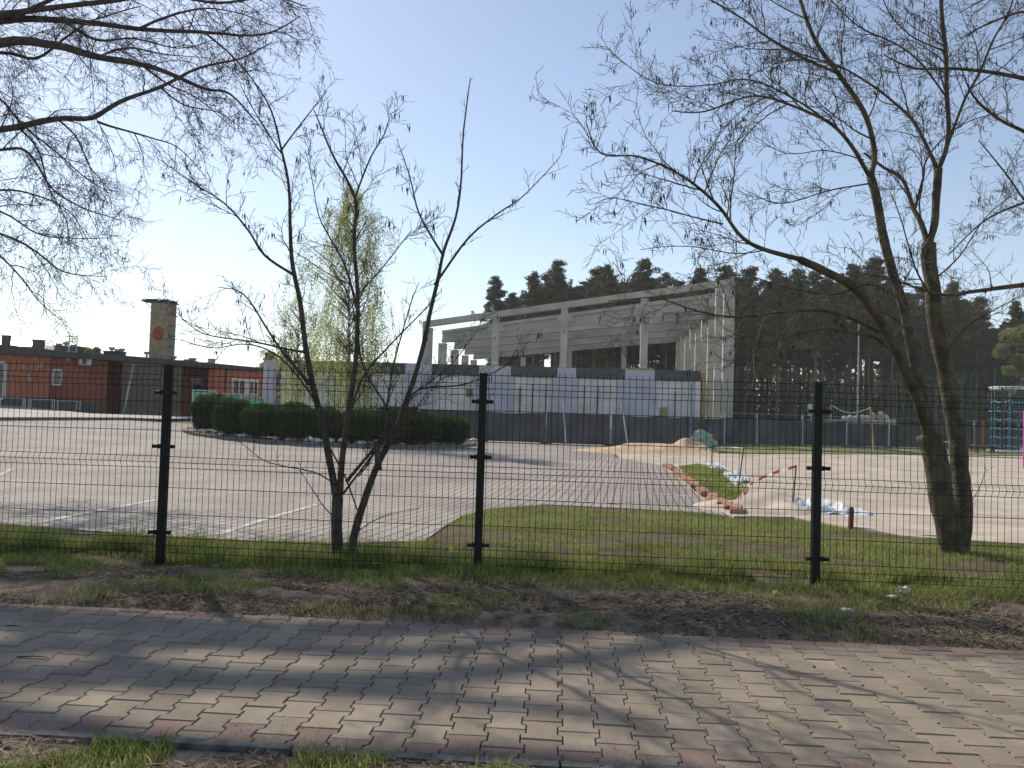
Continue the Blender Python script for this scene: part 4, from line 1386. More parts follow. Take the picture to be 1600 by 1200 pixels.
t.limb(LP([(1260, 30), (1220, 10), (1180, -20)], (Y + .5, Y + .9)), 0.012, 0.006, grow=g)
t.limb(LP([(1390, 527), (1325, 495), (1270, 485), (1200, 490), (1150, 495), (1085, 485), (1025, 465), (950, 470)], (Y - .2, Y - 1.4)), 0.030, 0.004, grow=g * .9)
t.limb(LP([(1425, 580), (1375, 532), (1330, 520), (1270, 515), (1200, 540), (1130, 575)], (Y, Y - 1.1)), 0.030, 0.004, grow=g * .8)
t.limb(LP([(1410, 470), (1360, 445), (1300, 460), (1230, 450), (1160, 430), (1080, 440)], (Y + .1, Y + .9)), 0.020, 0.004, grow=g * .9)
t.limb(LP([(1440, 545), (1400, 500), (1350, 480), (1310, 500), (1250, 520)], (Y + .1, Y + .6)), 0.016, 0.004, grow=g * .7)
t.limb(LP([(1460, 470), (1430, 420), (1410, 350), (1390, 300)], (Y + .3, Y - .4)), 0.018, 0.004, grow=g * .8)
t.limb(LP([(1474, 560), (1510, 510), (1560, 480), (1620, 450)], (Y + .2, Y - .2)), 0.014, 0.004, grow=g * .7)
t.limb(LP([(1500, 800), (1520, 780), (1535, 750), (1540, 730)], (Y, Y - .2)), 0.006, 0.003, grow=.12)
t.limb(LP([(1456, 440), (1500, 400), (1540, 340), (1590, 300)], (Y + .3, Y + .9)), 0.016, 0.004, grow=g * .8)
root = thing('mossy_tree', 'leafless tree with twin mossy trunks and spreading limbs standing on the grass at right', 'tree', (base.x, Y, gz(base.x, Y)))
t.finish(root, 'bark_mossy', 'twig_pale')

# ---- tree out of frame on the right whose branches reach in
t = Tree(31, tw_up=0.1, pod_rate=0.07, rmin=0.0028, dens=0.7, lenk=1.1)
Y = 8.6
bx = 8.6
trunk = [Vector((bx, Y + .3, -0.3)), Vector((bx + .05, Y + .3, 1.6)), Vector((bx - .1, Y + .2, 3.4)), Vector((bx, Y, 5.4)), Vector((bx + .1, Y, 8.5))]
t.limb(trunk, 0.20, 0.05, t.trunk, 12, 0.8, t0=.6)
for (z0, pl, ys, r) in ((2.2, [(1690, 440), (1600, 445), (1525, 455), (1475, 460), (1400, 440), (1345, 425)], (Y, Y - .9), 0.034),
                       (2.6, [(1720, 330), (1640, 310), (1590, 320), (1530, 350), (1480, 400)], (Y, Y - .6), 0.024),
                       (3.6, [(1700, 260), (1620, 215), (1560, 185), (1520, 150), (1500, 100)], (Y, Y - .3), 0.030),
                       (3.9, [(1700, 150), (1600, 122), (1500, 108), (1430, 107), (1380, 85)], (Y, Y - .9), 0.032),
                       (4.6, [(1700, 60), (1620, 20), (1560, 30), (1500, 60)], (Y, Y - .4), 0.030),
                       (4.9, [(1720, -20), (1640, -30), (1560, -10), (1500, 20)], (Y, Y + .6), 0.030),
                       (3.2, [(1700, 380), (1630, 350), (1570, 270), (1530, 220)], (Y, Y + .4), 0.022)):
    P = LP(pl, ys)
    t.limb([Vector((bx, Y, z0))] + P, r * 1.2, 0.005, grow=0.8, t0=.2)
root = thing('overhanging_tree', 'tree off the right edge with bare branches reaching into the picture', 'tree', (bx, Y, -0.3))
t.finish(root, 'bark_mossy', 'twig_pale')

# ---- big tree out of frame on the left, branches over the upper left corner
t = Tree(47, tw_up=-0.02, pod_rate=0.09, rmin=0.0042, dens=1.0, droop=0.28, lenk=1.15, sc=1.7)
Y = 14.0
bx = -13.6
t.rk = 1.2
t.limb([Vector((bx, Y, -0.2)), Vector((bx - .05, Y, 1.6)), Vector((bx + .1, Y, 3.6)), Vector((bx, Y + .1, 6.5)), Vector((bx, Y, 12))], 0.42, 0.14, t.trunk, 14, 0)
O = lambda z: Vector((bx, Y, z))
g = 1.5
big = [(5.5, [(-120, 120), (0, 67), (87, 71), (152, 89), (217, 100), (260, 113), (320, 139), (360, 147), (405, 195)], (Y, Y - .6), .110, .008),
       (5.3, [(-120, 215), (0, 203), (87, 186), (143, 184), (186, 160), (251, 136), (312, 106), (377, 91), (425, 66)], (Y, Y - 1.0), .075, .008),
       (6.5, [(-120, 60), (0, 32), (100, 32), (217, 45), (325, 51), (412, 54), (470, 25)], (Y, Y + .6), .095, .008),
       (7.0, [(-120, 20), (0, 22), (65, 14), (152, 4), (260, -8), (340, 5), (420, -5), (480, 10)], (Y, Y - .3), .080, .009),
       (5.2, [(-100, 100), (0, 82), (56, 91), (100, 60), (150, 30), (220, 10)], (Y + .3, Y + .9), .05, .010),
       (4.9, [(-100, 240), (0, 234), (43, 238), (82, 295), (130, 325), (190, 345)], (Y, Y - .7), .042, .006),
       (4.6, [(-100, 300), (0, 297), (56, 305), (108, 330), (140, 380)], (Y, Y + .5), .034, .006),
       (4.1, [(-100, 340), (0, 365), (56, 392), (100, 425), (165, 432)], (Y, Y - .4), .038, .006),
       (4.1, [(-100, 300), (0, 330), (60, 365), (110, 372), (170, 372)], (Y, Y + .3), .028, .006),
       (5.0, [(-60, 130), (0, 155), (30, 190), (90, 240), (150, 290), (190, 300)], (Y + .2, Y + .8), .028, .006)]
for z0, pl, ys, r0, r1 in big:
    P = LP(pl, ys)
    t.limb([O(z0 - .3), O(z0) + Vector((.5, 0, .1))] + P, r0, r1, grow=g, t0=.32, n=4)
for pl, ys, r in (([(152, 190), (195, 204), (243, 217), (282, 234), (320, 275)], (Y - .5, Y - .3), .020),
                  ([(217, 98), (260, 130), (310, 155), (370, 205)], (Y - .3, Y + .2), .020),
                  ([(320, 51), (360, 85), (395, 125), (410, 160)], (Y, Y + .3), .018),
                  ([(90, 186), (120, 215), (140, 260), (175, 300)], (Y - .2, Y - .9), .018),
                  ([(150, 90), (200, 75), (260, 85), (330, 90)], (Y - .2, Y + .5), .020),
                  ([(20, 28), (100, -10), (180, -40)], (Y, Y - .5), .045),
                  ([(217, 45), (280, 20), (350, 15), (440, 45)], (Y, Y - .6), .024),
                  ([(100, 32), (150, 62), (210, 60), (280, 75), (340, 60)], (Y, Y - .2), .026),
                  ([(250, 136), (290, 165), (340, 175), (385, 205)], (Y - .6, Y - 1.0), .016),
                  ([(30, 200), (60, 235), (75, 290), (105, 350), (110, 420)], (Y - .1, Y - .5), .018),
                  ([(-20, 380), (30, 430), (60, 470), (95, 500)], (Y, Y - .2), .018),
                  ([(0, 205), (20, 150), (10, 110)], (Y, Y), .012)):
    t.limb(LP(pl, ys), r, 0.005, grow=g * .85)
# upper crown above the picture, shading the footpath
t.dens = 0.20
R2 = random.Random(50)
for k in range(6):
    tgt = Vector((R2.uniform(-3.4, 3.4), R2.uniform(2.9, 4.9), 0))       # a point the limb end shades
    zz = R2.uniform(9.2, 12.0)
    e = tgt + SD * (zz / SD.z)
    b0 = O(R2.uniform(7.2, 10.5))
    mid = b0.lerp(e, .5) + Vector((R2.uniform(-.6, .6), R2.uniform(-.6, .6), R2.uniform(.3, 1.0)))
    e2 = e + (e - b0).normalized() * R2.uniform(.3, 1.2)
    t.limb([b0, b0.lerp(mid, .5) + Vector((0, 0, .2)), mid, mid.lerp(e, .5) + Vector((R2.uniform(-.3, .3), R2.uniform(-.3, .3), .1)), e, e2], R2.uniform(.12, .18), 0.04, grow=0.9, t0=.3)
root = thing('spreading_tree', 'big leafless tree off the left edge whose dark branches fill the upper left corner', 'tree', (bx, Y, -.2))
t.finish(root, 'bark', 'twig')

# ---- a street tree beside the path, left of the camera's view: nearer branches shade the pavers
# ================================================================== PINES
def pine_meshes(seed, H=20.0):
    rr = random.Random(seed); rg = np.random.default_rng(seed)
    mb = MB()
    lean = Vector((rr.uniform(-.5, .5), rr.uniform(-.5, .5), 0))
    tp = [Vector((0, 0, -0.3)) + lean * (f ** 2) + Vector((0, 0, H * f)) + Vector((rr.uniform(-.1, .1), rr.uniform(-.1, .1), 0)) * (0 if f == 0 else 1) for f in (0, .2, .4, .6, .8, .96)]
    mb.tube(tp, [.22, .18, .155, .125, .08, .02], 7)
    cb = H * rr.uniform(0.36, 0.56)
    Cs = []; nb = 50
    for k in range(nb):
        f = (k + rr.random()) / nb
        z = cb + (H - cb) * f
        wd = (0.55 + 2.3 * math.sin(min(1, (1 - f) * 1.25 + 0.02) * math.pi / 2)) * rr.choice((rr.uniform(0.3, .8), rr.uniform(.7, 1.25)))
        if f < 0.22: wd *= 0.7
        a = k * 2.4 + rr.uniform(-.5, .5)
        ff = z / H
        c0 = lean * ff * ff + Vector((0, 0, z))
        e = c0 + Vector((math.cos(a) * wd, math.sin(a) * wd, wd * rr.uniform(-0.05, .65)))
        mb.tube([c0, c0.lerp(e, .5) + Vector((0, 0, -.08)), e], [.05, .035, .012], 3)
        for q in range(rr.choice((3, 4, 5))):
            s = rr.uniform(.45, 1.05)
            c = c0.lerp(e, s) + Vector((rr.uniform(-.4, .4), rr.uniform(-.4, .4), rr.uniform(-.1, .35)))
            Cs.append((c, rr.uniform(.22, .62)))
    for k in range(9):      # dead stubs below the crown
        z = rr.uniform(H * .2, cb); a = rr.uniform(0, 6.28); l = rr.uniform(.5, 1.5)
        c0 = Vector((0, 0, z)) + lean * (z / H) ** 2
        mb.tube([c0, c0 + Vector((math.cos(a) * l, math.sin(a) * l, rr.uniform(-.3, .2)))], [.03, .01], 3)
    tm = bpy.data.meshes.new('trunk'); tm.from_pydata(mb.v, [], mb.f); tm.materials.append(MATS['pine_bark'])
    V = []; tint = []
    C = []; 
    for c, r in Cs:
        n = int(60 * r / 0.45)
        d = rdirs(rg, n) * (rg.uniform(0.2, 1, n) ** 0.6)[:, None] * np.array([r * 1.25, r * 1.25, r * .62])
        C.append(np.array(c) + d)
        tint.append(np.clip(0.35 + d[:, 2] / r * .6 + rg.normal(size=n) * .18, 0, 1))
    C = np.concatenate(C); tint = np.concatenate(tint); n = len(C)
    A = rdirs(rg, n) + np.array([0, 0, .35]); A /= np.linalg.norm(A, axis=1, keepdims=True)
    B = perp(rg, A)
    A *= rg.uniform(.10, .22, n)[:, None]; B *= rg.uniform(.03, .07, n)[:, None]
    V, F = quads(C, A, B)
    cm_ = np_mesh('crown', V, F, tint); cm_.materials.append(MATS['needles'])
    return tm, cm_
PV = [pine_meshes(s) for s in range(6)]
rr = random.Random(77)
def pine(x, Y, ytop, label, group, k):
    p = pix(x, 640, Y)
    z = gz(p.x, p.y)
    h = (pix(x, ytop, Y).z - z) / 20.0
    t = thing('pine_tree', label, 'tree', (p.x, Y, z), rr.uniform(0, 6.28), group)
    w = h * rr.uniform(.85, 1.1)
    t.scale = (w, w, h)
    for nm, me in zip(('trunk', 'crown'), PV[k % 6]):
        o_ = bpy.data.objects.new(nm, me); COL.objects.link(o_); o_.parent = t
k = 0
ORD2 = ORD + ['twenty-first', 'twenty-second']
def topline(x):
    T = [(760, 452), (775, 436), (800, 455), (830, 432), (850, 418), (868, 415), (890, 440), (920, 424), (940, 420), (965, 430), (1000, 412), (1030, 436), (1060, 425), (1100, 424), (1130, 425), (1160, 425), (1180, 448),
         (1210, 428), (1240, 428), (1275, 432), (1320, 420), (1350, 412), (1390, 440), (1440, 455), (1490, 448), (1530, 470), (1548, 500), (1580, 476), (1620, 460), (1800, 450), (2100, 440)]
    for (a, ya), (b, yb) in zip(T, T[1:]):
        if a <= x <= b: return ya + (yb - ya) * (x - a) / (b - a)
    return 440
for x, yt in ((772, 437), (832, 430), (866, 414), (925, 422), (945, 420), (1004, 410), (1040, 432), (1085, 422), (1130, 420), (1165, 422), (1215, 426), (1240, 426), (1275, 430), (1325, 416), (1355, 410), (1395, 438), (1440, 450), (1488, 446), (1525, 470), (1590, 474), (1640, 455)):
    lab = ('tall dark pine rising behind the open hall roof girders' if x < 1150 else 'tall dark pine behind the mesh fence right of the hall')
    if x == 772: lab, gr = 'leftmost dark pine, its crown just above the hall roof beam', None
    else: gr = 'front pines behind the hall roof' if x < 1150 else 'front pines right of the hall'
    if k: lab = '%s tall front pine from the left of the wood, %s' % (ORD2[k], 'above the hall roof beam' if x < 1150 else 'right of the hall')
    pine(x, 88 + rr.uniform(-3, 5), yt, lab, gr, k); k += 1
for row, (Y, dx, dy) in enumerate(((97, 23, 10), (106, 20, 9), (117, 18, 12), (130, 17, 15))):
    x = 772 + row * 7
    while x < 1680:
        xx = x + rr.uniform(-5, 5)
        side = xx < 1150
        pine(xx, Y + rr.uniform(-4, 4), topline(xx) + dy + rr.uniform(0, 26), 'slender pine trunk in the %s of the wood' % ('dense part seen through the hall frame' if side else 'dense part right of the hall'),
             'inner pines seen through the hall' if side else 'inner pines right of the hall', k); k += 1
        x += dx * rr.uniform(.8, 1.3)
# scrub under the pines
rg = np.random.default_rng(9)
n = 55000
P = np.empty((n, 3)); 
P[:, 0] = rg.uniform(0, 110, n); P[:, 1] = 100 + rg.uniform(0, 45, n)
lim = (P[:, 0] > P[:, 1] * (770 - 800) / 1200)
base_z = np.array([gz(a, b) for a, b in P[:, :2]])
hh = np.array([0.9 + 6.5 * max(0, 0.40 + noise.noise(Vector((a * .12, b * .12, 0)))) for a, b in P[:, :2]])
P[:, 2] = base_z + rg.uniform(0, 1, n) * hh
A = rdirs(rg, n) * rg.uniform(.15, .4, n)[:, None]; B = perp(rg, A) * rg.uniform(.08, .2, n)[:, None]
V, F = quads(P[lim], A[lim], B[lim])
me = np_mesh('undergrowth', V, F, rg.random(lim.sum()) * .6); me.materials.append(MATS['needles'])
o_ = link('undergrowth', me, None); tag(o_, 'low dark scrub filling the wood floor under the pines', 'undergrowth', kind='stuff')

n = 70000
xx_ = rg.uniform(-6, 125, n); yy_ = rg.uniform(138, 172, n)
xx_ = np.maximum(xx_, yy_ * (778 - 800) / 1200)
dens_ = np.array([noise.noise(Vector((a * .22, 3, 0))) + .6 * noise.noise(Vector((a * .9, 1, 4))) for a in xx_])
hh = 2.5 + 12.5 * rg.random(n) ** .8
keep = dens_ > -0.20 + .015 * (hh - 6)
P = np.stack([xx_, yy_, hh - 2.6 - .3], 1)[keep]; n = len(P)
A = rdirs(rg, n) * rg.uniform(.3, .75, n)[:, None]; B = perp(rg, A) * rg.uniform(.12, .32, n)[:, None]
V, F = quads(P, A, B)
me = np_mesh('far_wood', V, F, rg.random(n) * .6); me.materials.append(MATS['needles'])
o_ = link('far_wood', me, None); tag(o_, 'deep shadowy back of the pine wood seen between the trunks', 'wood', kind='stuff')

# ---- round leafy trees in the distance
def leafy(x, Y, ytop, wpx, label, m='far_leaf', n=5000, seed=1, hfrac=0.75, cat='tree', name='leafy_tree', leaf=0.16):
    rg = np.random.default_rng(seed)
    p = pix(x, 640, Y); z = gz(p.x, p.y)
    H = pix(x, ytop, Y).z - z; w = wpx * Y / FPX / 2
    t = thing(name, label, cat, (p.x, Y, z))
    mb = MB(); mb.tube([(0, 0, -.2), (0, 0, H * .4), (0.1, 0, H * .75)], [w * .09, w * .06, w * .02], 7)
    C = []
    nc = 26
    for k in range(nc):
        a = rg.uniform(0, 6.28); r = w * math.sqrt(rg.uniform(0, 1)) * .75; zz = H * (1 - hfrac) + H * hfrac * rg.uniform(.1, .86)
        s = w * rg.uniform(.22, .4)
        r *= math.sqrt(max(.1, 1 - ((zz / H - .55) / .5) ** 2))
        c = np.array([math.cos(a) * r, math.sin(a) * r, zz])
        mb.tube([(0, 0, max(H * .2, zz - r)), tuple(c)], [w * .03, .01], 4)
        m_ = n // nc
        C.append(c + rdirs(rg, m_) * (rg.uniform(.1, 1, m_) ** .5)[:, None] * s * np.array([1.1, 1.1, .8]))
    mb.build('trunk', MATS['bark'], t)
    C = np.concatenate(C); C[:, 2] = np.minimum(C[:, 2], H)
    n_ = len(C)
    A = rdirs(rg, n_); B = perp(rg, A)
    V, F = quads(C, A * rg.uniform(.5, 1, n_)[:, None] * leaf, B * rg.uniform(.3, .8, n_)[:, None] * leaf)
    me = np_mesh('crown', V, F, rg.random(n_)); me.materials.append(MATS[m])
    link('crown', me, None, t)
leafy(140, 75, 536, 46, 'rounded olive green tree top showing over the red building roof', seed=4)
leafy(430, 95, 541, 60, 'pale green distant tree behind the corner of the white annex', seed=5)
leafy(1590, 80, 482, 74, 'yellowish green broadleaf tree at the right edge before the pines', seed=6, n=9000)
leafy(1190, 92, 520, 46, 'small yellow green tree at the wood edge right of the hall columns', seed=7, n=4000, hfrac=.5)

# ---- weeping birches
def birch(x, Y, ytop, label, seed, W, n_str=320, zlow=0.4):
    rr = random.Random(seed); rg = np.random.default_rng(seed)
    p = pix(x, 650, Y); z = gz(p.x, p.y) + .1
    H = pix(x, ytop, Y).z - z
    t = thing('weeping_birch', label, 'tree', (p.x, Y, z))
    mb = MB()
    tp = [Vector((0, 0, -.3)), Vector((.05, 0, H * .3)), Vector((-.08, 0, H * .6)), Vector((.05, .1, H * .97))]
    tp = smooth(tp, 4)
    mb.tube(tp, [0.10 * (1 - .93 * i / (len(tp) - 1)) for i in range(len(tp))], 8)
    mb.build('trunk', MATS['birch_bark'], t, smooth=True)
    br = MB(); C = []; TT = []
    limbs_ = []
    for k in range(34):
        f = .22 + .78 * (k + rr.random()) / 34
        limbs_.append((f, k * 2.4 + rr.uniform(-.5, .5), rr.uniform(.5, 1.2)))
    for k in range(n_str):
        f, a, rk = limbs_[rr.randrange(34)]
        f = min(1, max(.15, f + rr.gauss(0, .012))); a += rr.gauss(0, .16)
        z0 = H * f
        reach = W * min(1.0, 0.22 + 3.0 * (1 - f)) * (1 - .45 * sstep(.30, .75, 1 - f)) * rk * rr.uniform(.5, 1.0)
        e = Vector((math.cos(a) * reach, math.sin(a) * reach, z0 + reach * rr.uniform(.15, .3)))
        e.z = min(e.z, H * (1 - .02 * rr.random()))
        s = Vector((0, 0, z0 - reach * .6))
        if k % 7 == 0: br.tube([s, s.lerp(e, .5) + Vector((0, 0, .1 * reach)), e], [.028, .018, .006], 3, cap=False)
        L = rr.uniform(.08, .32) * H * (0.6 + .6 * (1 - f)); L = min(L, e.z - zlow)
        if L < .3: continue
        nn = int(L / .034)
        q = e.copy(); pts = [q.copy()]
        dx, dy = rr.gauss(0, .16), rr.gauss(0, .12)
        for j in range(5):
            q = q + Vector((dx + rr.gauss(0, .09), dy + rr.gauss(0, .09), -1)) * L / 5; pts.append(q.copy())
        br.tube(pts, .0022, 3, cap=False)
        for j in range(nn):
            u = j / nn * 5; i = min(4, int(u)); c = pts[i].lerp(pts[i + 1], u - i)
            C.append((c.x + rr.gauss(0, .08), c.y + rr.gauss(0, .08), c.z + rr.gauss(0, .05))); TT.append(rr.random())
    br.build('branches', MATS['twig'], t)
    C = np.array(C); n = len(C)
    A = rdirs(rg, n) * np.array([.5, .5, 1]); A /= np.linalg.norm(A, axis=1, keepdims=True)
    V, F = quads(C, A * rg.uniform(.028, .055, n)[:, None], perp(rg, A) * rg.uniform(.016, .032, n)[:, None])
    me = np_mesh('foliage', V, F, TT); me.materials.append(MATS['birch_leaf']); link('foliage', me, None, t)
birch(540, 36.5, 292, 'tall weeping birch in fresh yellow green leaf rising from the hedge island', 3, 2.5, n_str=620)
birch(462, 44, 455, 'smaller weeping birch left of and behind the tall one', 5, 1.9, n_str=260)
birch(432, 34.2, 636, 'knee high yellow green shoot between two hedge bushes', 6, .25, n_str=26, zlow=0.05) if False else None

# ================================================================== GRASS, LITTER
def blades(name, pts, hmin, hmax, w, label, seed, lean=.35, mname='grass', zoff=0.0, tint_lo=0, tint_hi=1, hfun=None):
    rg = np.random.default_rng(seed)
    n = len(pts)
    P = np.array([(x, y, rough_z(x, y) + zoff) for x, y in pts])
    h = rg.uniform(hmin, hmax, n)
    if hfun is not None: h *= np.array([hfun(x, y) for x, y in pts])
    a = rg.uniform(0, 2 * np.pi, n)
    side = np.stack([np.cos(a), np.sin(a), np.zeros(n)], 1) * (w * rg.uniform(.6, 1.3, n))[:, None] / 2
    b = rg.uniform(0, 2 * np.pi, n)
    ld = np.stack([np.cos(b), np.sin(b), np.zeros(n)], 1) * (lean * h * rg.uniform(.1, 1.3, n))[:, None]
    mid = P + ld * .35 + np.array([0, 0, 1]) * (h * .55)[:, None]
    tip = P + ld + np.array([0, 0, 1]) * (h * rg.uniform(.8, 1, n))[:, None]
    V = np.stack([P - side, P + side, mid + side * .7, mid - side * .7, tip], 1).reshape(-1, 3)
    i = np.arange(n) * 5
    F = np.concatenate([np.stack([i, i + 1, i + 2], 1), np.stack([i, i + 2, i + 3], 1), np.stack([i + 3, i + 2, i + 4], 1)])
    tint = rg.uniform(tint_lo, tint_hi, n)
    patch = np.array([noise.noise(Vector((x * 1.2, y * 1.2, 7))) for x, y in pts])
    tint = np.clip(tint + patch * .5, 0, 1)
    tint[rg.random(n) < .07] = 1.0
    me = np_mesh(name, V, F, np.concatenate([tint] * 3)); me.materials.append(MATS[mname])
    return tag(link(name, me, None), label, 'grass', kind='stuff')
rg = np.random.default_rng(21)
# tall uncut strip at the foot of the fence
pts = []
for _ in range(95000):
    x = rg.uniform(-6.0, 6.2); e = rg.normal(0, .26)
    y = fy(x) + e + (0.10)
    if y > 6.95: continue
    d = noise.noise(Vector((x * 1.1, y * 1.6, 2))) + .5 * noise.noise(Vector((x * 3.7, y * 3.7, 3)))
    if d > -0.16 + max(0, (fy(x) - .22) - y) * 1.8: pts.append((x, y))
blades('fence_grass', pts, .06, .19, .0055, 'taller uncut grass growing through the foot of the wire fence', 1, tint_hi=.75, lean=.65,
       hfun=lambda x, y: max(.22, 0.85 + 1.3 * noise.noise(Vector((x * 2.3, y * 2.6, 5)))) * (.42 if y < fy(x) + .04 else 1.0))
# lawn between the fence and the car park or sand
lawn_poly = [(-8, fy(-8))] + [(a, b) for a, b in edge_front if a > -8] + sand_front + [(14, fy(14))]
pts = []
while len(pts) < 110000:
    x = rg.uniform(-7, 8.5); y = rg.uniform(5.6, 13)
    if rg.random() > (7.5 / y) ** 1.2: continue
    if not pip((x + rg.normal() * .05, y + rg.normal() * .06 + .02), lawn_poly): continue
    d = noise.noise(Vector((x * .9, y * .9, 12))) + .5 * noise.noise(Vector((x * 3, y * 3, 13)))
    bare = abs(y - (8.35 - .10 * x)) < .50 and -1.3 < x < 3.0
    if d < (-0.22 if not bare else 0.30): continue
    pts.append((x, y))
blades('lawn_grass', pts, .018, .055, .006, 'short sunlit lawn between the wire fence and the paving', 2, lean=1.1, tint_lo=.25,
       hfun=lambda x, y: max(.4, 1.0 + .6 * noise.noise(Vector((x * 2, y * 2, 5)))))
# tufts on the turf patch beside the brick row
pts = []
while len(pts) < 16000:
    x = rg.uniform(3, 8); y = rg.uniform(11, 27)
    if pip((x, y), tp): pts.append((x, y))
blades('patch_grass', pts, .03, .09, .012, 'grass on the small green wedge beside the brick row', 3, zoff=.05, tint_lo=.2)
# scattered weeds on the bare verge and on the near side of the path
pts = []
while len(pts) < 22000:
    if rg.random() < .62:
        x = rg.uniform(-5, 5); y = path_far(x) + .05 + rg.uniform(0, 1.2)
        ok = noise.noise(Vector((x * 1.7, y * 2.4, 31))) > .16 - .1 * (y - path_far(x))
    else:
        x = rg.uniform(-3, 2.2); y = path_near(x) - .07 - rg.uniform(0, .55)
        ok = noise.noise(Vector((x * 2.6, y * 3.2, 33))) > .10 + (.2 if x > 0.2 else -0.05)
    if ok: pts.append((x, y))
blades('verge_weeds', pts, .02, .075, .005, 'sparse low weeds on the bare soil either side of the footpath', 4, lean=.8, tint_hi=.8)

def scatter_litter():
    rg = np.random.default_rng(41)
    C = []; A = []; B = []; T = []
    for _ in range(48000):
        if rg.random() < .8:
            x = rg.uniform(-5, 5); e = abs(rg.normal(.45, .35)); y = path_far(x) + .03 + e
        else:
            x = rg.uniform(-3, 2.4); y = path_near(x) - .08 - rg.uniform(0, .6)
        if noise.noise(Vector((x * 1.2, y * 2.4, 44))) < -.18: continue
        a = rg.uniform(0, 6.28)
        straw = rg.random() < .72
        l = rg.uniform(.012, .06) if straw else rg.uniform(.006, .02); w = rg.uniform(.0010, .0030) if straw else l * rg.uniform(.4, .9)
        C.append((x, y, rough_z(x, y) + rg.uniform(.004, .018)))
        t_ = rg.uniform(-.3, .3)
        A.append((math.cos(a) * l, math.sin(a) * l, t_ * l)); B.append((-math.sin(a) * w, math.cos(a) * w, rg.uniform(-.5, .5) * w))
        T.append(rg.random() ** 1.2 if straw else rg.random() * .55)
    V, F = quads(np.array(C), np.array(A), np.array(B))
    me = np_mesh('dead_litter', V, F, T); me.materials.append(MATS['litter'])
    tag(link('dead_litter', me, None), 'dry straw and dead leaf bits strewn over the bare verge', 'litter', kind='stuff')
scatter_litter()
def spill():
    rg = np.random.default_rng(61)
    C = []; A = []; B = []; T = []
    while len(C) < 9000:
        x = rg.uniform(-4.6, 4.2); far = rg.random() < .6
        d = abs(rg.normal(0, .07)) * (1 + 2.2 * max(0, noise.noise(Vector((x * 1.6, 9 if far else 3, 0)))))
        y = path_far(x) + .02 - d if far else path_near(x) + d - .03
        if rg.random() < .06: y = rg.uniform(path_near(x), path_far(x))
        l = rg.uniform(.0015, .006); w = l * rg.uniform(.4, 1); a = rg.uniform(0, 6.28)
        if rg.random() < .05: l = rg.uniform(.01, .03); w = .0012
        C.append((x, y, .0085 + rg.uniform(0, .003))); A.append((math.cos(a) * l, math.sin(a) * l, 0)); B.append((-math.sin(a) * w, math.cos(a) * w, 0)); T.append(rg.uniform(.1, .75))
    V, F = quads(np.array(C), np.array(A), np.array(B))
    me = np_mesh('loose_soil', V, F, T); me.materials.append(MATS['litter'])
    tag(link('loose_soil', me, None), 'crumbs of soil and straw strewn over the rims of the footpath', 'soil', kind='stuff')
spill()
# broken twigs lying about
tw = []
rr = random.Random(6)
for k, (x, y, l, lab) in enumerate(((1105, 981, .34, 'forked dark twig lying on the soil edge beside the path, right of centre'), (1190, 962, .22, 'short upright broken twig on the verge'),
                       (985, 942, .30, 'long thin dark twig lying under the fence grass, centre'), (1500, 957, .75, 'thick dark branch lying on the verge at right edge'),
                       (305, 1150, .10, 'pale bent twig on the near soil below the path edging'), (26, 1032, .16, 'small brown twig lying on the pavers near the left edge'),
                       (8, 983, .10, 'thin twig on the pavers at the far left edge'))):
    p = gpix(x, y); p.z = rough_z(p.x, p.y) if k < 5 else 0.006
    a = rr.uniform(-.3, .2)
    mb = MB(); q = Vector((0, 0, .012)); pts = [q.copy()]
    for s in range(5):
        q = q + Vector((math.cos(a + rr.uniform(-.5, .5)), math.sin(a + rr.uniform(-.5, .5)), rr.uniform(-.05, .1 if k < 5 else .03))) * l / 5; pts.append(q.copy())
    r = .004 if k != 3 else .014
    mb.tube(pts, [r, r, r * .8, r * .6, r * .5, r * .3], 5)
    for s in (2, 3):
        mb.tube([pts[s], pts[s] + Vector((rr.uniform(-.3, .6), rr.uniform(-.6, .6), rr.uniform(0, .3))) * l * .35], [r * .6, r * .3], 4)
    o_ = mb.build('fallen_twig', MATS['twig' if k != 4 else 'pale_wood']); o_.location = p
    tag(o_, lab, 'twig')
# rapeseed-like weed with yellow flowers in front of the fence
p = gpix(703, 925); z = rough_z(p.x, p.y)
t = thing('flowering_weed', 'single upright weed with a tiny yellow flower head before the fence', 'plant', (p.x, p.y, z))
mb = MB(); mb.tube([(0, 0, 0), (.01, 0, .12), (.0, 0, .24)], [.003, .0025, .0015], 5)
mb.build('stem', mat('weed_green', (.16, .26, .05), None, transl=.2), t)
mb = MB()
for k in range(14):
    a = k * 2.4; zc = .02 + k * .014; l = .035 * (1.1 - k / 18)
    d = Vector((math.cos(a), math.sin(a), .5)) * l; s = Vector((-math.sin(a), math.cos(a), 0)) * .007
    c = Vector((0, 0, zc)); mb.add([c, c + d * .5 + s, c + d, c + d * .5 - s], [(0, 1, 2, 3)])
mb.build('leaves', MATS['weed_green'], t)
mb = MB()
for k in range(8):
    a = k * 2.4; mb.blob((math.cos(a) * .012, math.sin(a) * .012, .24 + .004 * k), .006, nu=5, nv=4)
mb.build('flowers', mat('yellow', (.75, .62, .04), None), t)

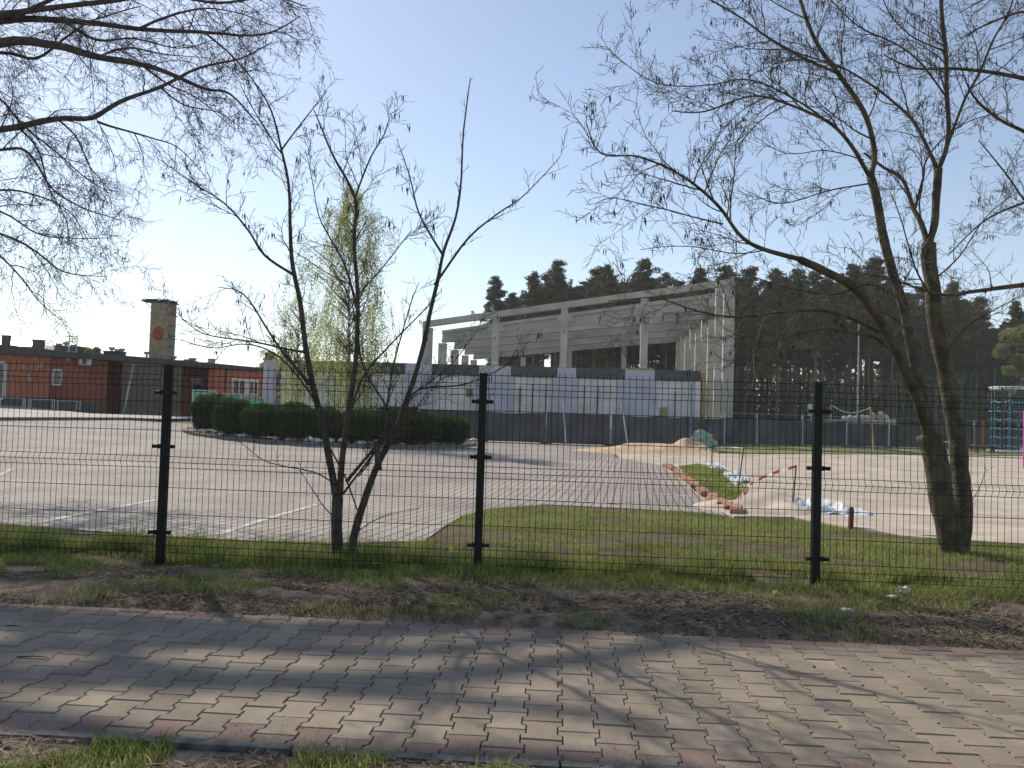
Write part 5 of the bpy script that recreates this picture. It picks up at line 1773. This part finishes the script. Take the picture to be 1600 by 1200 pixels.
# crumpled litter
for i, (x, y, s, lab) in enumerate(((1322, 966, .055, 'torn white paper scrap on the verge nearest the path'), (1394, 947, .05, 'flat white tissue scrap beside the crumpled one at the fence foot'), (1411, 939, .06, 'crumpled cream paper ball standing upright near the fence foot'),
                      (1212, 940, .022, 'tiny white paper scrap on the verge left of the others'))):
    p = gpix(x, y)
    mb = MB(); mb.blob((0, 0, .012), (s * .8, s * .5, .010 if i != 2 else .03), seed=i * 3, amp=.7, nu=14, nv=8, freq=3.5)
    o_ = mb.build('paper_scrap', MATS['paper_white']); o_.location = (p.x, p.y, rough_z(p.x, p.y) + .01)
    tag(o_, lab, 'litter')

# ================================================================== SITE CLUTTER BY THE SAND
a = gpix(1143, 805); b = gpix(1037, 729)
a = Vector((a.x, a.y, 0)); b = Vector((b.x, b.y, 0))
dirv = (b - a); LB = dirv.length; dirv.normalize()
pr = None
rr = random.Random(2)
NB = 20
for k in range(NB):
    # bricks stand on edge, leaning on one another, spacing grows with perspective automatically
    c = a + dirv * (LB * (k + .5) / NB) + Vector((rr.uniform(-.04, .04), 0, 0))
    lab = '%s red kerb brick from the near end of the row along the paving' % ORD[k]
    if pr is None:
        mb = MB()
        mb.box(-.10, .10, -.30, .30, 0, .10)
        bm = bmesh.new(); me = bpy.data.meshes.new('kerb_brick'); me.from_pydata(mb.v, [], mb.f); bm.from_mesh(me)
        bmesh.ops.bevel(bm, geom=bm.edges[:], offset=.02, segments=2, affect='EDGES'); bm.to_mesh(me); bm.free()
        me.materials.append(MATS['clay_brick']); pr = me
    o_ = bpy.data.objects.new('kerb_brick', pr); COL.objects.link(o_)
    o_.location = (c.x + .1, c.y, gz(c.x, c.y) + .02)
    sc = LB / NB / .66
    o_.scale = (1, sc, 1)
    o_.rotation_euler = (rr.uniform(-.06, .06), rr.uniform(-.1, .1), math.atan2(-dirv.x, dirv.y) + rr.uniform(-.22, .22))
    tag(o_, lab, 'kerb brick', 'red kerb bricks laid in a row')

def mound(name, x, y, wx, wy, h, m, label, cat, seed, amp=.35, par=None):
    p = gpix(x, y); z = gz(p.x, p.y)
    N = 26
    V = []; F = []
    for j in range(N + 1):
        for i in range(N + 1):
            u = i / N * 2 - 1; v = j / N * 2 - 1
            r = math.hypot(u, v)
            hh = h * max(0, 1 - r) ** .8 * (1 + amp * 2 * noise.noise(Vector((u * 2.5, v * 2.5, seed)))) + (.05 * h * noise.noise(Vector((u * 9, v * 9, seed))) if r < .9 else 0)
            V.append((u * wx, v * wy, (hh if r < 1 else 0) - .04))
    for j in range(N):
        for i in range(N): q = j * (N + 1) + i; F.append((q, q + 1, q + N + 2, q + N + 1))
    mb = MB(); mb.add(V, F); o_ = mb.build(name, MATS[m], smooth=True); o_.location = (p.x, p.y, z)
    return tag(o_, label, cat)
mound('sand_pile', 1195, 797, 1.3, 1.5, .26, 'sand', 'low furrowed pile of pale sand between the brick row and the white sheet', 'sand pile', 3)
mound('sand_pile', 1015, 707, 3.6, 2.2, .45, 'sand_orange', 'orange tinted sand pile in front of the screened fence', 'sand pile', 5)
mound('sand_pile', 1075, 704, 1.6, 1.2, .60, 'sand_orange', 'taller heap of orange sand beside the green bag', 'sand pile', 8)
mound('sand_pile', 1215, 768, 1.6, 2.0, .16, 'sand', 'flat sand heap at the foot of the red and white tape', 'sand pile', 9)

def crumple(name, pts, zh, m, label, seed, cat='plastic sheet', n=26, zbase=.02):
    """a crumpled sheet laid over the ground in a quadrilateral of photo points"""
    Q = [gpix(*q) for q in pts]
    V = []; F = []
    for j in range(n + 1):
        for i in range(n + 1):
            u = i / n; v = j / n
            ed = noise.noise(Vector((u * 3, v * 3, seed))) * .06
            p = (Q[0] * (1 - u) + Q[1] * u) * (1 - v) + (Q[3] * (1 - u) + Q[2] * u) * v
            e = min(u, 1 - u, v, 1 - v)
            k = abs(noise.noise(Vector((u * 3.5, v * 3.5, seed)))) + .22 * abs(noise.noise(Vector((u * 9, v * 9, seed))))
            V.append((p.x + ed, p.y + ed * 2, gz(p.x, p.y) + zbase + zh * k * (1 if e > .02 else .4)))
    for j in range(n):
        for i in range(n): q = j * (n + 1) + i; F.append((q, q + 1, q + n + 2, q + n + 1))
    o0 = Q[0].copy()
    mb = MB(); mb.add([(v[0] - o0.x, v[1] - o0.y, v[2] - o0.z) for v in V], F)
    o_ = mb.build(name, MATS[m], smooth=False); o_.location = o0
    return tag(o_, label, cat)
crumple('plastic_sheet', [(1236, 805), (1330, 807), (1290, 787), (1228, 790)], .22, 'plastic_white', 'bright white crumpled plastic sheet at the foot of the right fence post', 2)
crumple('plastic_sheet', [(1330, 812), (1372, 806), (1330, 795), (1290, 797)], .06, 'plastic_white', 'thin bluish plastic sheet lying flat beside the rusty stake', 6)
crumple('plastic_sheet', [(1150, 762), (1172, 752), (1148, 738), (1128, 744)], .20, 'plastic_white', 'white plastic sheet bunched up above the green wedge', 9)
crumple('plastic_sheet', [(1108, 733), (1140, 738), (1128, 727), (1090, 722)], .14, 'plastic_white', 'farther strip of white plastic along the top of the green wedge', 12)
crumple('green_sack', [(1086, 707), (1116, 708), (1112, 697), (1090, 697)], .3, 'green_cloth', 'torn green cloth lying below the pale green sack', 15, 'cloth')
p = gpix(1096, 704)
mb = MB(); mb.blob((0, 0, .45), (.62, .42, .50), seed=4, amp=.9, nu=18, nv=12, freq=1.6)
o_ = mb.build('green_sack', MATS['green_cloth']); o_.location = (p.x, p.y, gz(p.x, p.y)); tag(o_, 'pale green builder sack heaped on the sand before the screened fence', 'sack')
p = gpix(1111, 704)
t = thing('safety_marker', 'small orange marker on a stick right of the green sack', 'marker', (p.x, p.y, gz(p.x, p.y)))
mb = MB(); mb.tube([(0, 0, 0), (0, 0, .75)], .02, 5); mb.build('stick', MATS['wood'], t)
mb = MB(); mb.box(-.12, .12, -.03, .03, .3, .62); mb.box(-.06, .06, -.028, .028, .62, .8); mb.build('marker_plate', MATS['orange_paint'], t)
# rods with red and white tape
def rod(x, yb, xt, yt, m, label, r=.014, nm='marker_rod'):
    p = gpix(x, yb); q = pix(xt, yt, p.y + .05)
    mb = MB(); mb.tube([Vector((0, 0, -.1)), q - p], r, 6)
    o_ = mb.build(nm, MATS[m]); o_.location = p
    tag(o_, label, 'rod'); return p, q
r1 = rod(1238, 792, 1244, 727, 'rust', 'thin rusty steel rod holding the upper end of the tape')
r2 = rod(1152, 768, 1162, 700, 'rust', 'thin rusty rod standing in the plastic above the green wedge')
r3 = rod(1110, 733, 1113, 700, 'rust', 'short rod standing behind the green wedge')
p = gpix(1329, 826); q = pix(1330, 793, p.y)
mb = MB(); s = .026; h = q.z - p.z
mb.box(-s, s, -s, s, -.15, h - .02); mb.hexa([(-s, -s, h - .019), (s, -s, h - .019), (s, s, h - .019), (-s, s, h - .019), (-s * .5, -s * .5, h + .01), (s * .5, -s * .5, h + .01), (s * .5, s * .5, h + .01), (-s * .5, s * .5, h + .01)])
o_ = mb.build('rusty_stake', MATS['rust']); o_.location = p; o_.rotation_euler = (0, .03, 0); tag(o_, 'short square rusty brown stake at the edge of sand and grass', 'stake')
def tape(pts3, label, wdt=.07, seg=.16, name='warning_tape', c0='tape_red'):
    P = smooth(pts3, 10); mbm = MB(); L_ = 0
    V = []; F = []; M_ = []
    for i, p in enumerate(P):
        tw_ = noise.noise(Vector((i * .25, wdt, 0))) * 1.6
        u = Vector((math.sin(tw_) * .3, math.sin(tw_), math.cos(tw_))) * wdt / 2
        V += [p - u, p + u]
    for i in range(len(P) - 1):
        L_ += (P[i + 1] - P[i]).length
        F.append((2 * i, 2 * i + 2, 2 * i + 3, 2 * i + 1)); M_.append(int(L_ / seg) % 2)
    o0 = P[0].copy()
    mbm.v = [tuple(v - o0) for v in V]; mbm.f = F; mbm.m = M_
    o_ = mbm.build(name, [MATS[c0], MATS['tape_white']]); o_.location = o0
    tag(o_, label, 'barrier tape')
y1 = r1[1].y
e = gpix(1148, 800)
tape([pix(1243, 729, y1 - .03), pix(1215, 737, y1), pix(1190, 747, y1 + .3), pix(1172, 758, y1 + .2), pix(1158, 775, y1 - .6)], 'sagging red and white warning tape running down from the rusty rod', wdt=.055)
tape([pix(1158, 775, y1 - .65), pix(1153, 790, e.y + .4), pix(1146, 797, e.y + .15), pix(1136, 800, e.y + .1), pix(1150, 801, e.y + .1), pix(1132, 798, e.y + .2)], 'bunched end of warning tape lying by the nearest brick', wdt=.09)
tape([pix(1112, 700, 36), pix(1125, 699, 35.6), pix(1145, 699, 35), pix(1162, 701, 32)], 'pale tape strung between the two farther rods', wdt=.05, seg=3, c0='tape_white')

# ================================================================== FAR SIDE OF THE COURT
def pole3(name, x, yb, xt, yt, m, label, r=.05, cat='post', Y=None, group=None):
    if Y is None: p = gpix(x, yb); Y = p.y
    else: p = pix(x, yb, Y); p.z = gz(p.x, Y)
    q = pix(xt, yt, Y)
    mb = MB(); mb.tube([Vector((0, 0, -.1)), (q - p) * .5, q - p], [r, r * .95, r * .8], 7)
    mb.tube([q - p, q - p + Vector((0, 0, .02))], r * 1.3, 7)
    o_ = mb.build(name, MATS[m]); o_.location = p; tag(o_, label, cat, group); return p, q
va = pole3('net_post', 1299, 697, 1298, 632, 'pale_wood', 'pale wooden net post nearer the hall, at the far edge of the court')
vb = pole3('net_post', 1365, 708, 1360, 637, 'pale_wood', 'pale leaning net post farther right at the court edge', Y=44)
mb = MB(); a, b = va[1], vb[1]
P = [a.lerp(b, k / 12) - Vector((0, 0, .42 * math.sin(k / 12 * math.pi))) for k in range(13)]
o0 = P[0].copy(); mb.tube([p - o0 for p in P], .035, 5); o_ = mb.build('net_rope', MATS['white_paint']); o_.location = o0
tag(o_, 'white rope sagging between the two pale net posts', 'rope')

# tall ball fence of green posts and fine wire
bf = thing('ball_fence', 'tall see-through green sports fence standing behind the court at right', 'fence', (px_x(1285, 54), 54, -.3))
xsb = [1285, 1343, 1402, 1467, 1506, 1555, 1640, 1740]
org = Vector(bf.location); PT = []
for x in xsb:
    Y = 54 - (x - 1285) * .018
    p = pix(x, 650, Y); top = pix(x, 575 + (1555 - x) * .06, Y).z
    PT.append((Vector((p.x, Y, gz(p.x, Y))) - org, top - org.z))
    mb = MB(); b = PT[-1][0]; mb.box(b.x - .05, b.x + .05, b.y - .05, b.y + .05, b.z - .1, PT[-1][1]); po = mb.build('post', MATS['green_paint'], bf)
for (a, ta), (b, tb) in zip(PT, PT[1:]):
    mb = MB(); L_ = (b - a).length; n = int(L_ / .12)
    for i in range(1, n):
        c = a.lerp(b, i / n); zt = ta + (tb - ta) * i / n
        mb.bar(Vector((c.x, c.y, c.z + .05)), Vector((c.x, c.y, zt - .05)), .009)
    for j in range(27):
        f = (j + .3) / 27
        mb.bar(Vector((a.x, a.y - .01, a.z + (ta - a.z) * f)), Vector((b.x, b.y - .01, b.z + (tb - b.z) * f)), .010)
    mb.build('wire_panel', MATS['green_paint'], bf)
# lamp post
p = pix(1340, 650, 66); q = pix(1340, 503, 66)
t = thing('lamp_post', 'slim grey lamp post rising before the pines', 'lamp post', (p.x, 66, gz(p.x, 66)))
h = q.z - gz(p.x, 66)
mb = MB(); mb.tube([(0, 0, 0), (0, 0, h * .3), (0, 0, h)], [.10, .08, .05], 8); mb.build('pole', MATS['metal_grey'], t)
mb = MB(); mb.tube([(0, 0, h), (-.5, 0, h + .1)], .04, 5); mb.build('arm', MATS['galvanised'], t)
mb = MB(); mb.box(-1.0, -.45, -.12, .12, h + .05, h + .16); mb.build('lamp_head', MATS['metal_grey'], t)
mb = MB(); mb.box(-.14, .14, -.16, -.11, h * .38, h * .48); mb.build('junction_box', MATS['metal_grey'], t)
# light blue sign, pallet of stones
p = pix(1268, 650, 56); zt = pix(1268, 631, 56).z; zb = pix(1268, 650, 56).z; w = 6 * 56 / FPX
t = thing('info_board', 'small pale blue and white notice board just left of the right fence post', 'sign', (p.x, 56, gz(p.x, 56)))
g0 = gz(p.x, 56)
mb = MB(); mb.box(-w, w, -.02, .02, zb - g0, zt - g0); mb.build('board', MATS['plastic_white'], t)
mb = MB(); mb.box(-w * .9, w * .9, -.03, -.021, zb - g0 + .08, zb - g0 + .42); mb.build('blue_field', mat('sign_blue', (.25, .42, .65), None), t)
mb = MB(); mb.tube([(0, .05, 0), (0, .05, zb - g0 + .1)], .03, 6); mb.build('post', MATS['galvanised'], t)
rr = random.Random(5)
for k, x in enumerate((1320, 1329, 1338, 1347, 1355, 1364, 1376, 1384)):
    p = pix(x, 652, 60); g0 = gz(p.x, 60); z = pix(x, 655, 60).z
    mb = MB(); w = .24; hz_ = (.26, .3, .26, .32, .3, .5, .6, .34)[k]
    mb.blob((0, 0, hz_ / 2), (w, w * .8, hz_ * .55), seed=k, amp=.3, nu=10, nv=6)
    o_ = mb.build('stone_block', MATS['stone_white' if k not in (5, 6) else 'pale_wood']); o_.location = (p.x, 60, z)
    tag(o_, '%s pale block from the left in the row on the low wall' % ORD[k], 'stone', 'pale blocks on the low wall')
p0 = pix(1262, 655, 60); p1 = pix(1400, 655, 60)
mb = MB(); z = pix(1330, 655.4, 60).z
mb.hexa([(p0.x, 59.6, -.5), (p1.x, 59.6, -.5), (p1.x, 60.4, -.5), (p0.x, 60.4, -.5), (p0.x, 59.6, pix(1262, 655.4, 60).z), (p1.x, 59.6, pix(1400, 655.4, 60).z), (p1.x, 60.4, pix(1400, 655.4, 60).z), (p0.x, 60.4, pix(1262, 655.4, 60).z)])
tag(mb.build('low_wall', MATS['concrete']), 'low grey wall carrying a row of pale blocks behind the screen fence', 'wall')

# playground climber
p = pix(1585, 690, 48)
g0 = gz(p.x, 48)
t = thing('climbing_frame', 'white ringed climbing frame with blue ropes and a pink pole at the right edge', 'climbing frame', (p.x, 48, g0))
Rr = 1.35; Hc = pix(1585, 606, 48).z - g0
mb = MB()
ringp = [Vector((math.cos(k / 20 * 2 * math.pi) * Rr, math.sin(k / 20 * 2 * math.pi) * Rr, Hc)) for k in range(21)]
mb.tube(ringp, .05, 6, cap=False); mb.tube([q + Vector((0, 0, -.12)) for q in ringp], .035, 6, cap=False); mb.build('top_ring', MATS['window_frame'], t)
mb = MB(); mb.tube([Vector((math.cos(k / 20 * 2 * math.pi) * Rr * 1.05, math.sin(k / 20 * 2 * math.pi) * Rr * 1.05, .12)) for k in range(21)], .07, 6, cap=False); mb.build('base_ring', MATS['window_frame'], t)
for k in range(4):
    a = k * math.pi / 2 + .5
    mb = MB(); mb.tube([(math.cos(a) * Rr, math.sin(a) * Rr, 0), (math.cos(a) * Rr, math.sin(a) * Rr, Hc)], .055, 7); mb.build('pole', MATS['green_paint'], t)
mb = MB()
for lv in range(6):
    z = .5 + lv * .55
    P = []
    for k in range(41):
        a = k / 40 * 2 * math.pi
        P.append(Vector((math.cos(a) * Rr * .93, math.sin(a) * Rr * .93, z - .14 * abs(math.sin(a * 4)))))
    mb.tube(P, .03, 5, cap=False)
for k in range(8):
    a = k / 8 * 2 * math.pi
    mb.tube([(math.cos(a) * Rr * .93, math.sin(a) * Rr * .93, .15), (math.cos(a) * Rr * .93, math.sin(a) * Rr * .93, Hc - .1)], .028, 4)
mb.build('rope_net', MATS['blue_rope'], t)
p = pix(1601, 700, 30); g0 = gz(p.x, 30)
mb = MB(); hh = pix(1599, 640, 30).z - g0
mb.tube([(0, 0, -.1), (0, 0, hh - .05), (0, 0, hh)], [.06, .06, .03], 10)
o_ = mb.build('pink_pole', MATS['pink_paint']); o_.location = (p.x, 30, g0); tag(o_, 'bright pink playground pole cut by the right edge of the photo', 'pole')
# bench
p = pix(1538, 704, 47); g0 = gz(p.x, 47)
t = thing('park_bench', 'small brown bench on the grass near the right edge', 'bench', (p.x, 47, g0))
mb = MB()
for k in range(3): mb.box(-.75, .75, -.2 + k * .15, -.08 + k * .15, .42, .47)
mb.build('seat', MATS['wood'], t)
for sx in (-.5, .5):
    mb = MB(); mb.box(sx - .04, sx + .04, -.18, .2, 0, .418); mb.build('leg', MATS['roof_dark'], t)
p = pix(1476, 695, 50); g0 = gz(p.x, 50)
t = thing('white_bench', 'small white topped bench partly hidden by the mossy trunk', 'bench', (p.x, 50, g0))
mb = MB(); mb.box(-.5, .5, -.2, .2, .50, .58); mb.build('seat', MATS['window_frame'], t)
for sx in (-.35, .35):
    mb = MB(); mb.box(sx - .04, sx + .04, -.15, .15, 0, .498); mb.build('leg', MATS['roof_dark'], t)
p = pix(1537, 690, 52); g0 = gz(p.x, 52)
mb = MB(); mb.tube([(0, 0, 0), (0, 0, 1.7)], .06, 6); mb.tube([(0, 0, 1.7), (0, 0, 2.0)], .08, 6)
o_ = mb.build('play_post', MATS['tape_red']); o_.location = (p.x, 52, g0); tag(o_, 'thin red post behind the brown bench', 'post')

# ================================================================== THIN MORNING HAZE
hm = bpy.data.materials.new('haze')
hm.use_nodes = True
ht = hm.node_tree
for n_ in list(ht.nodes):
    if n_.type != 'OUTPUT_MATERIAL': ht.nodes.remove(n_)
pvn = ht.nodes.new('ShaderNodeVolumePrincipled')
pvn.inputs['Color'].default_value = (1.0, 0.985, 0.96, 1)
pvn.inputs['Density'].default_value = 0.0006
ht.links.new(pvn.outputs[0], ht.nodes['Material Output'].inputs['Volume'])
mb = MB(); mb.box(-355, 355, -32, 455, -3, 27)
tag(mb.build('haze', hm), 'thin pale morning haze over the whole site', 'haze', kind='stuff')
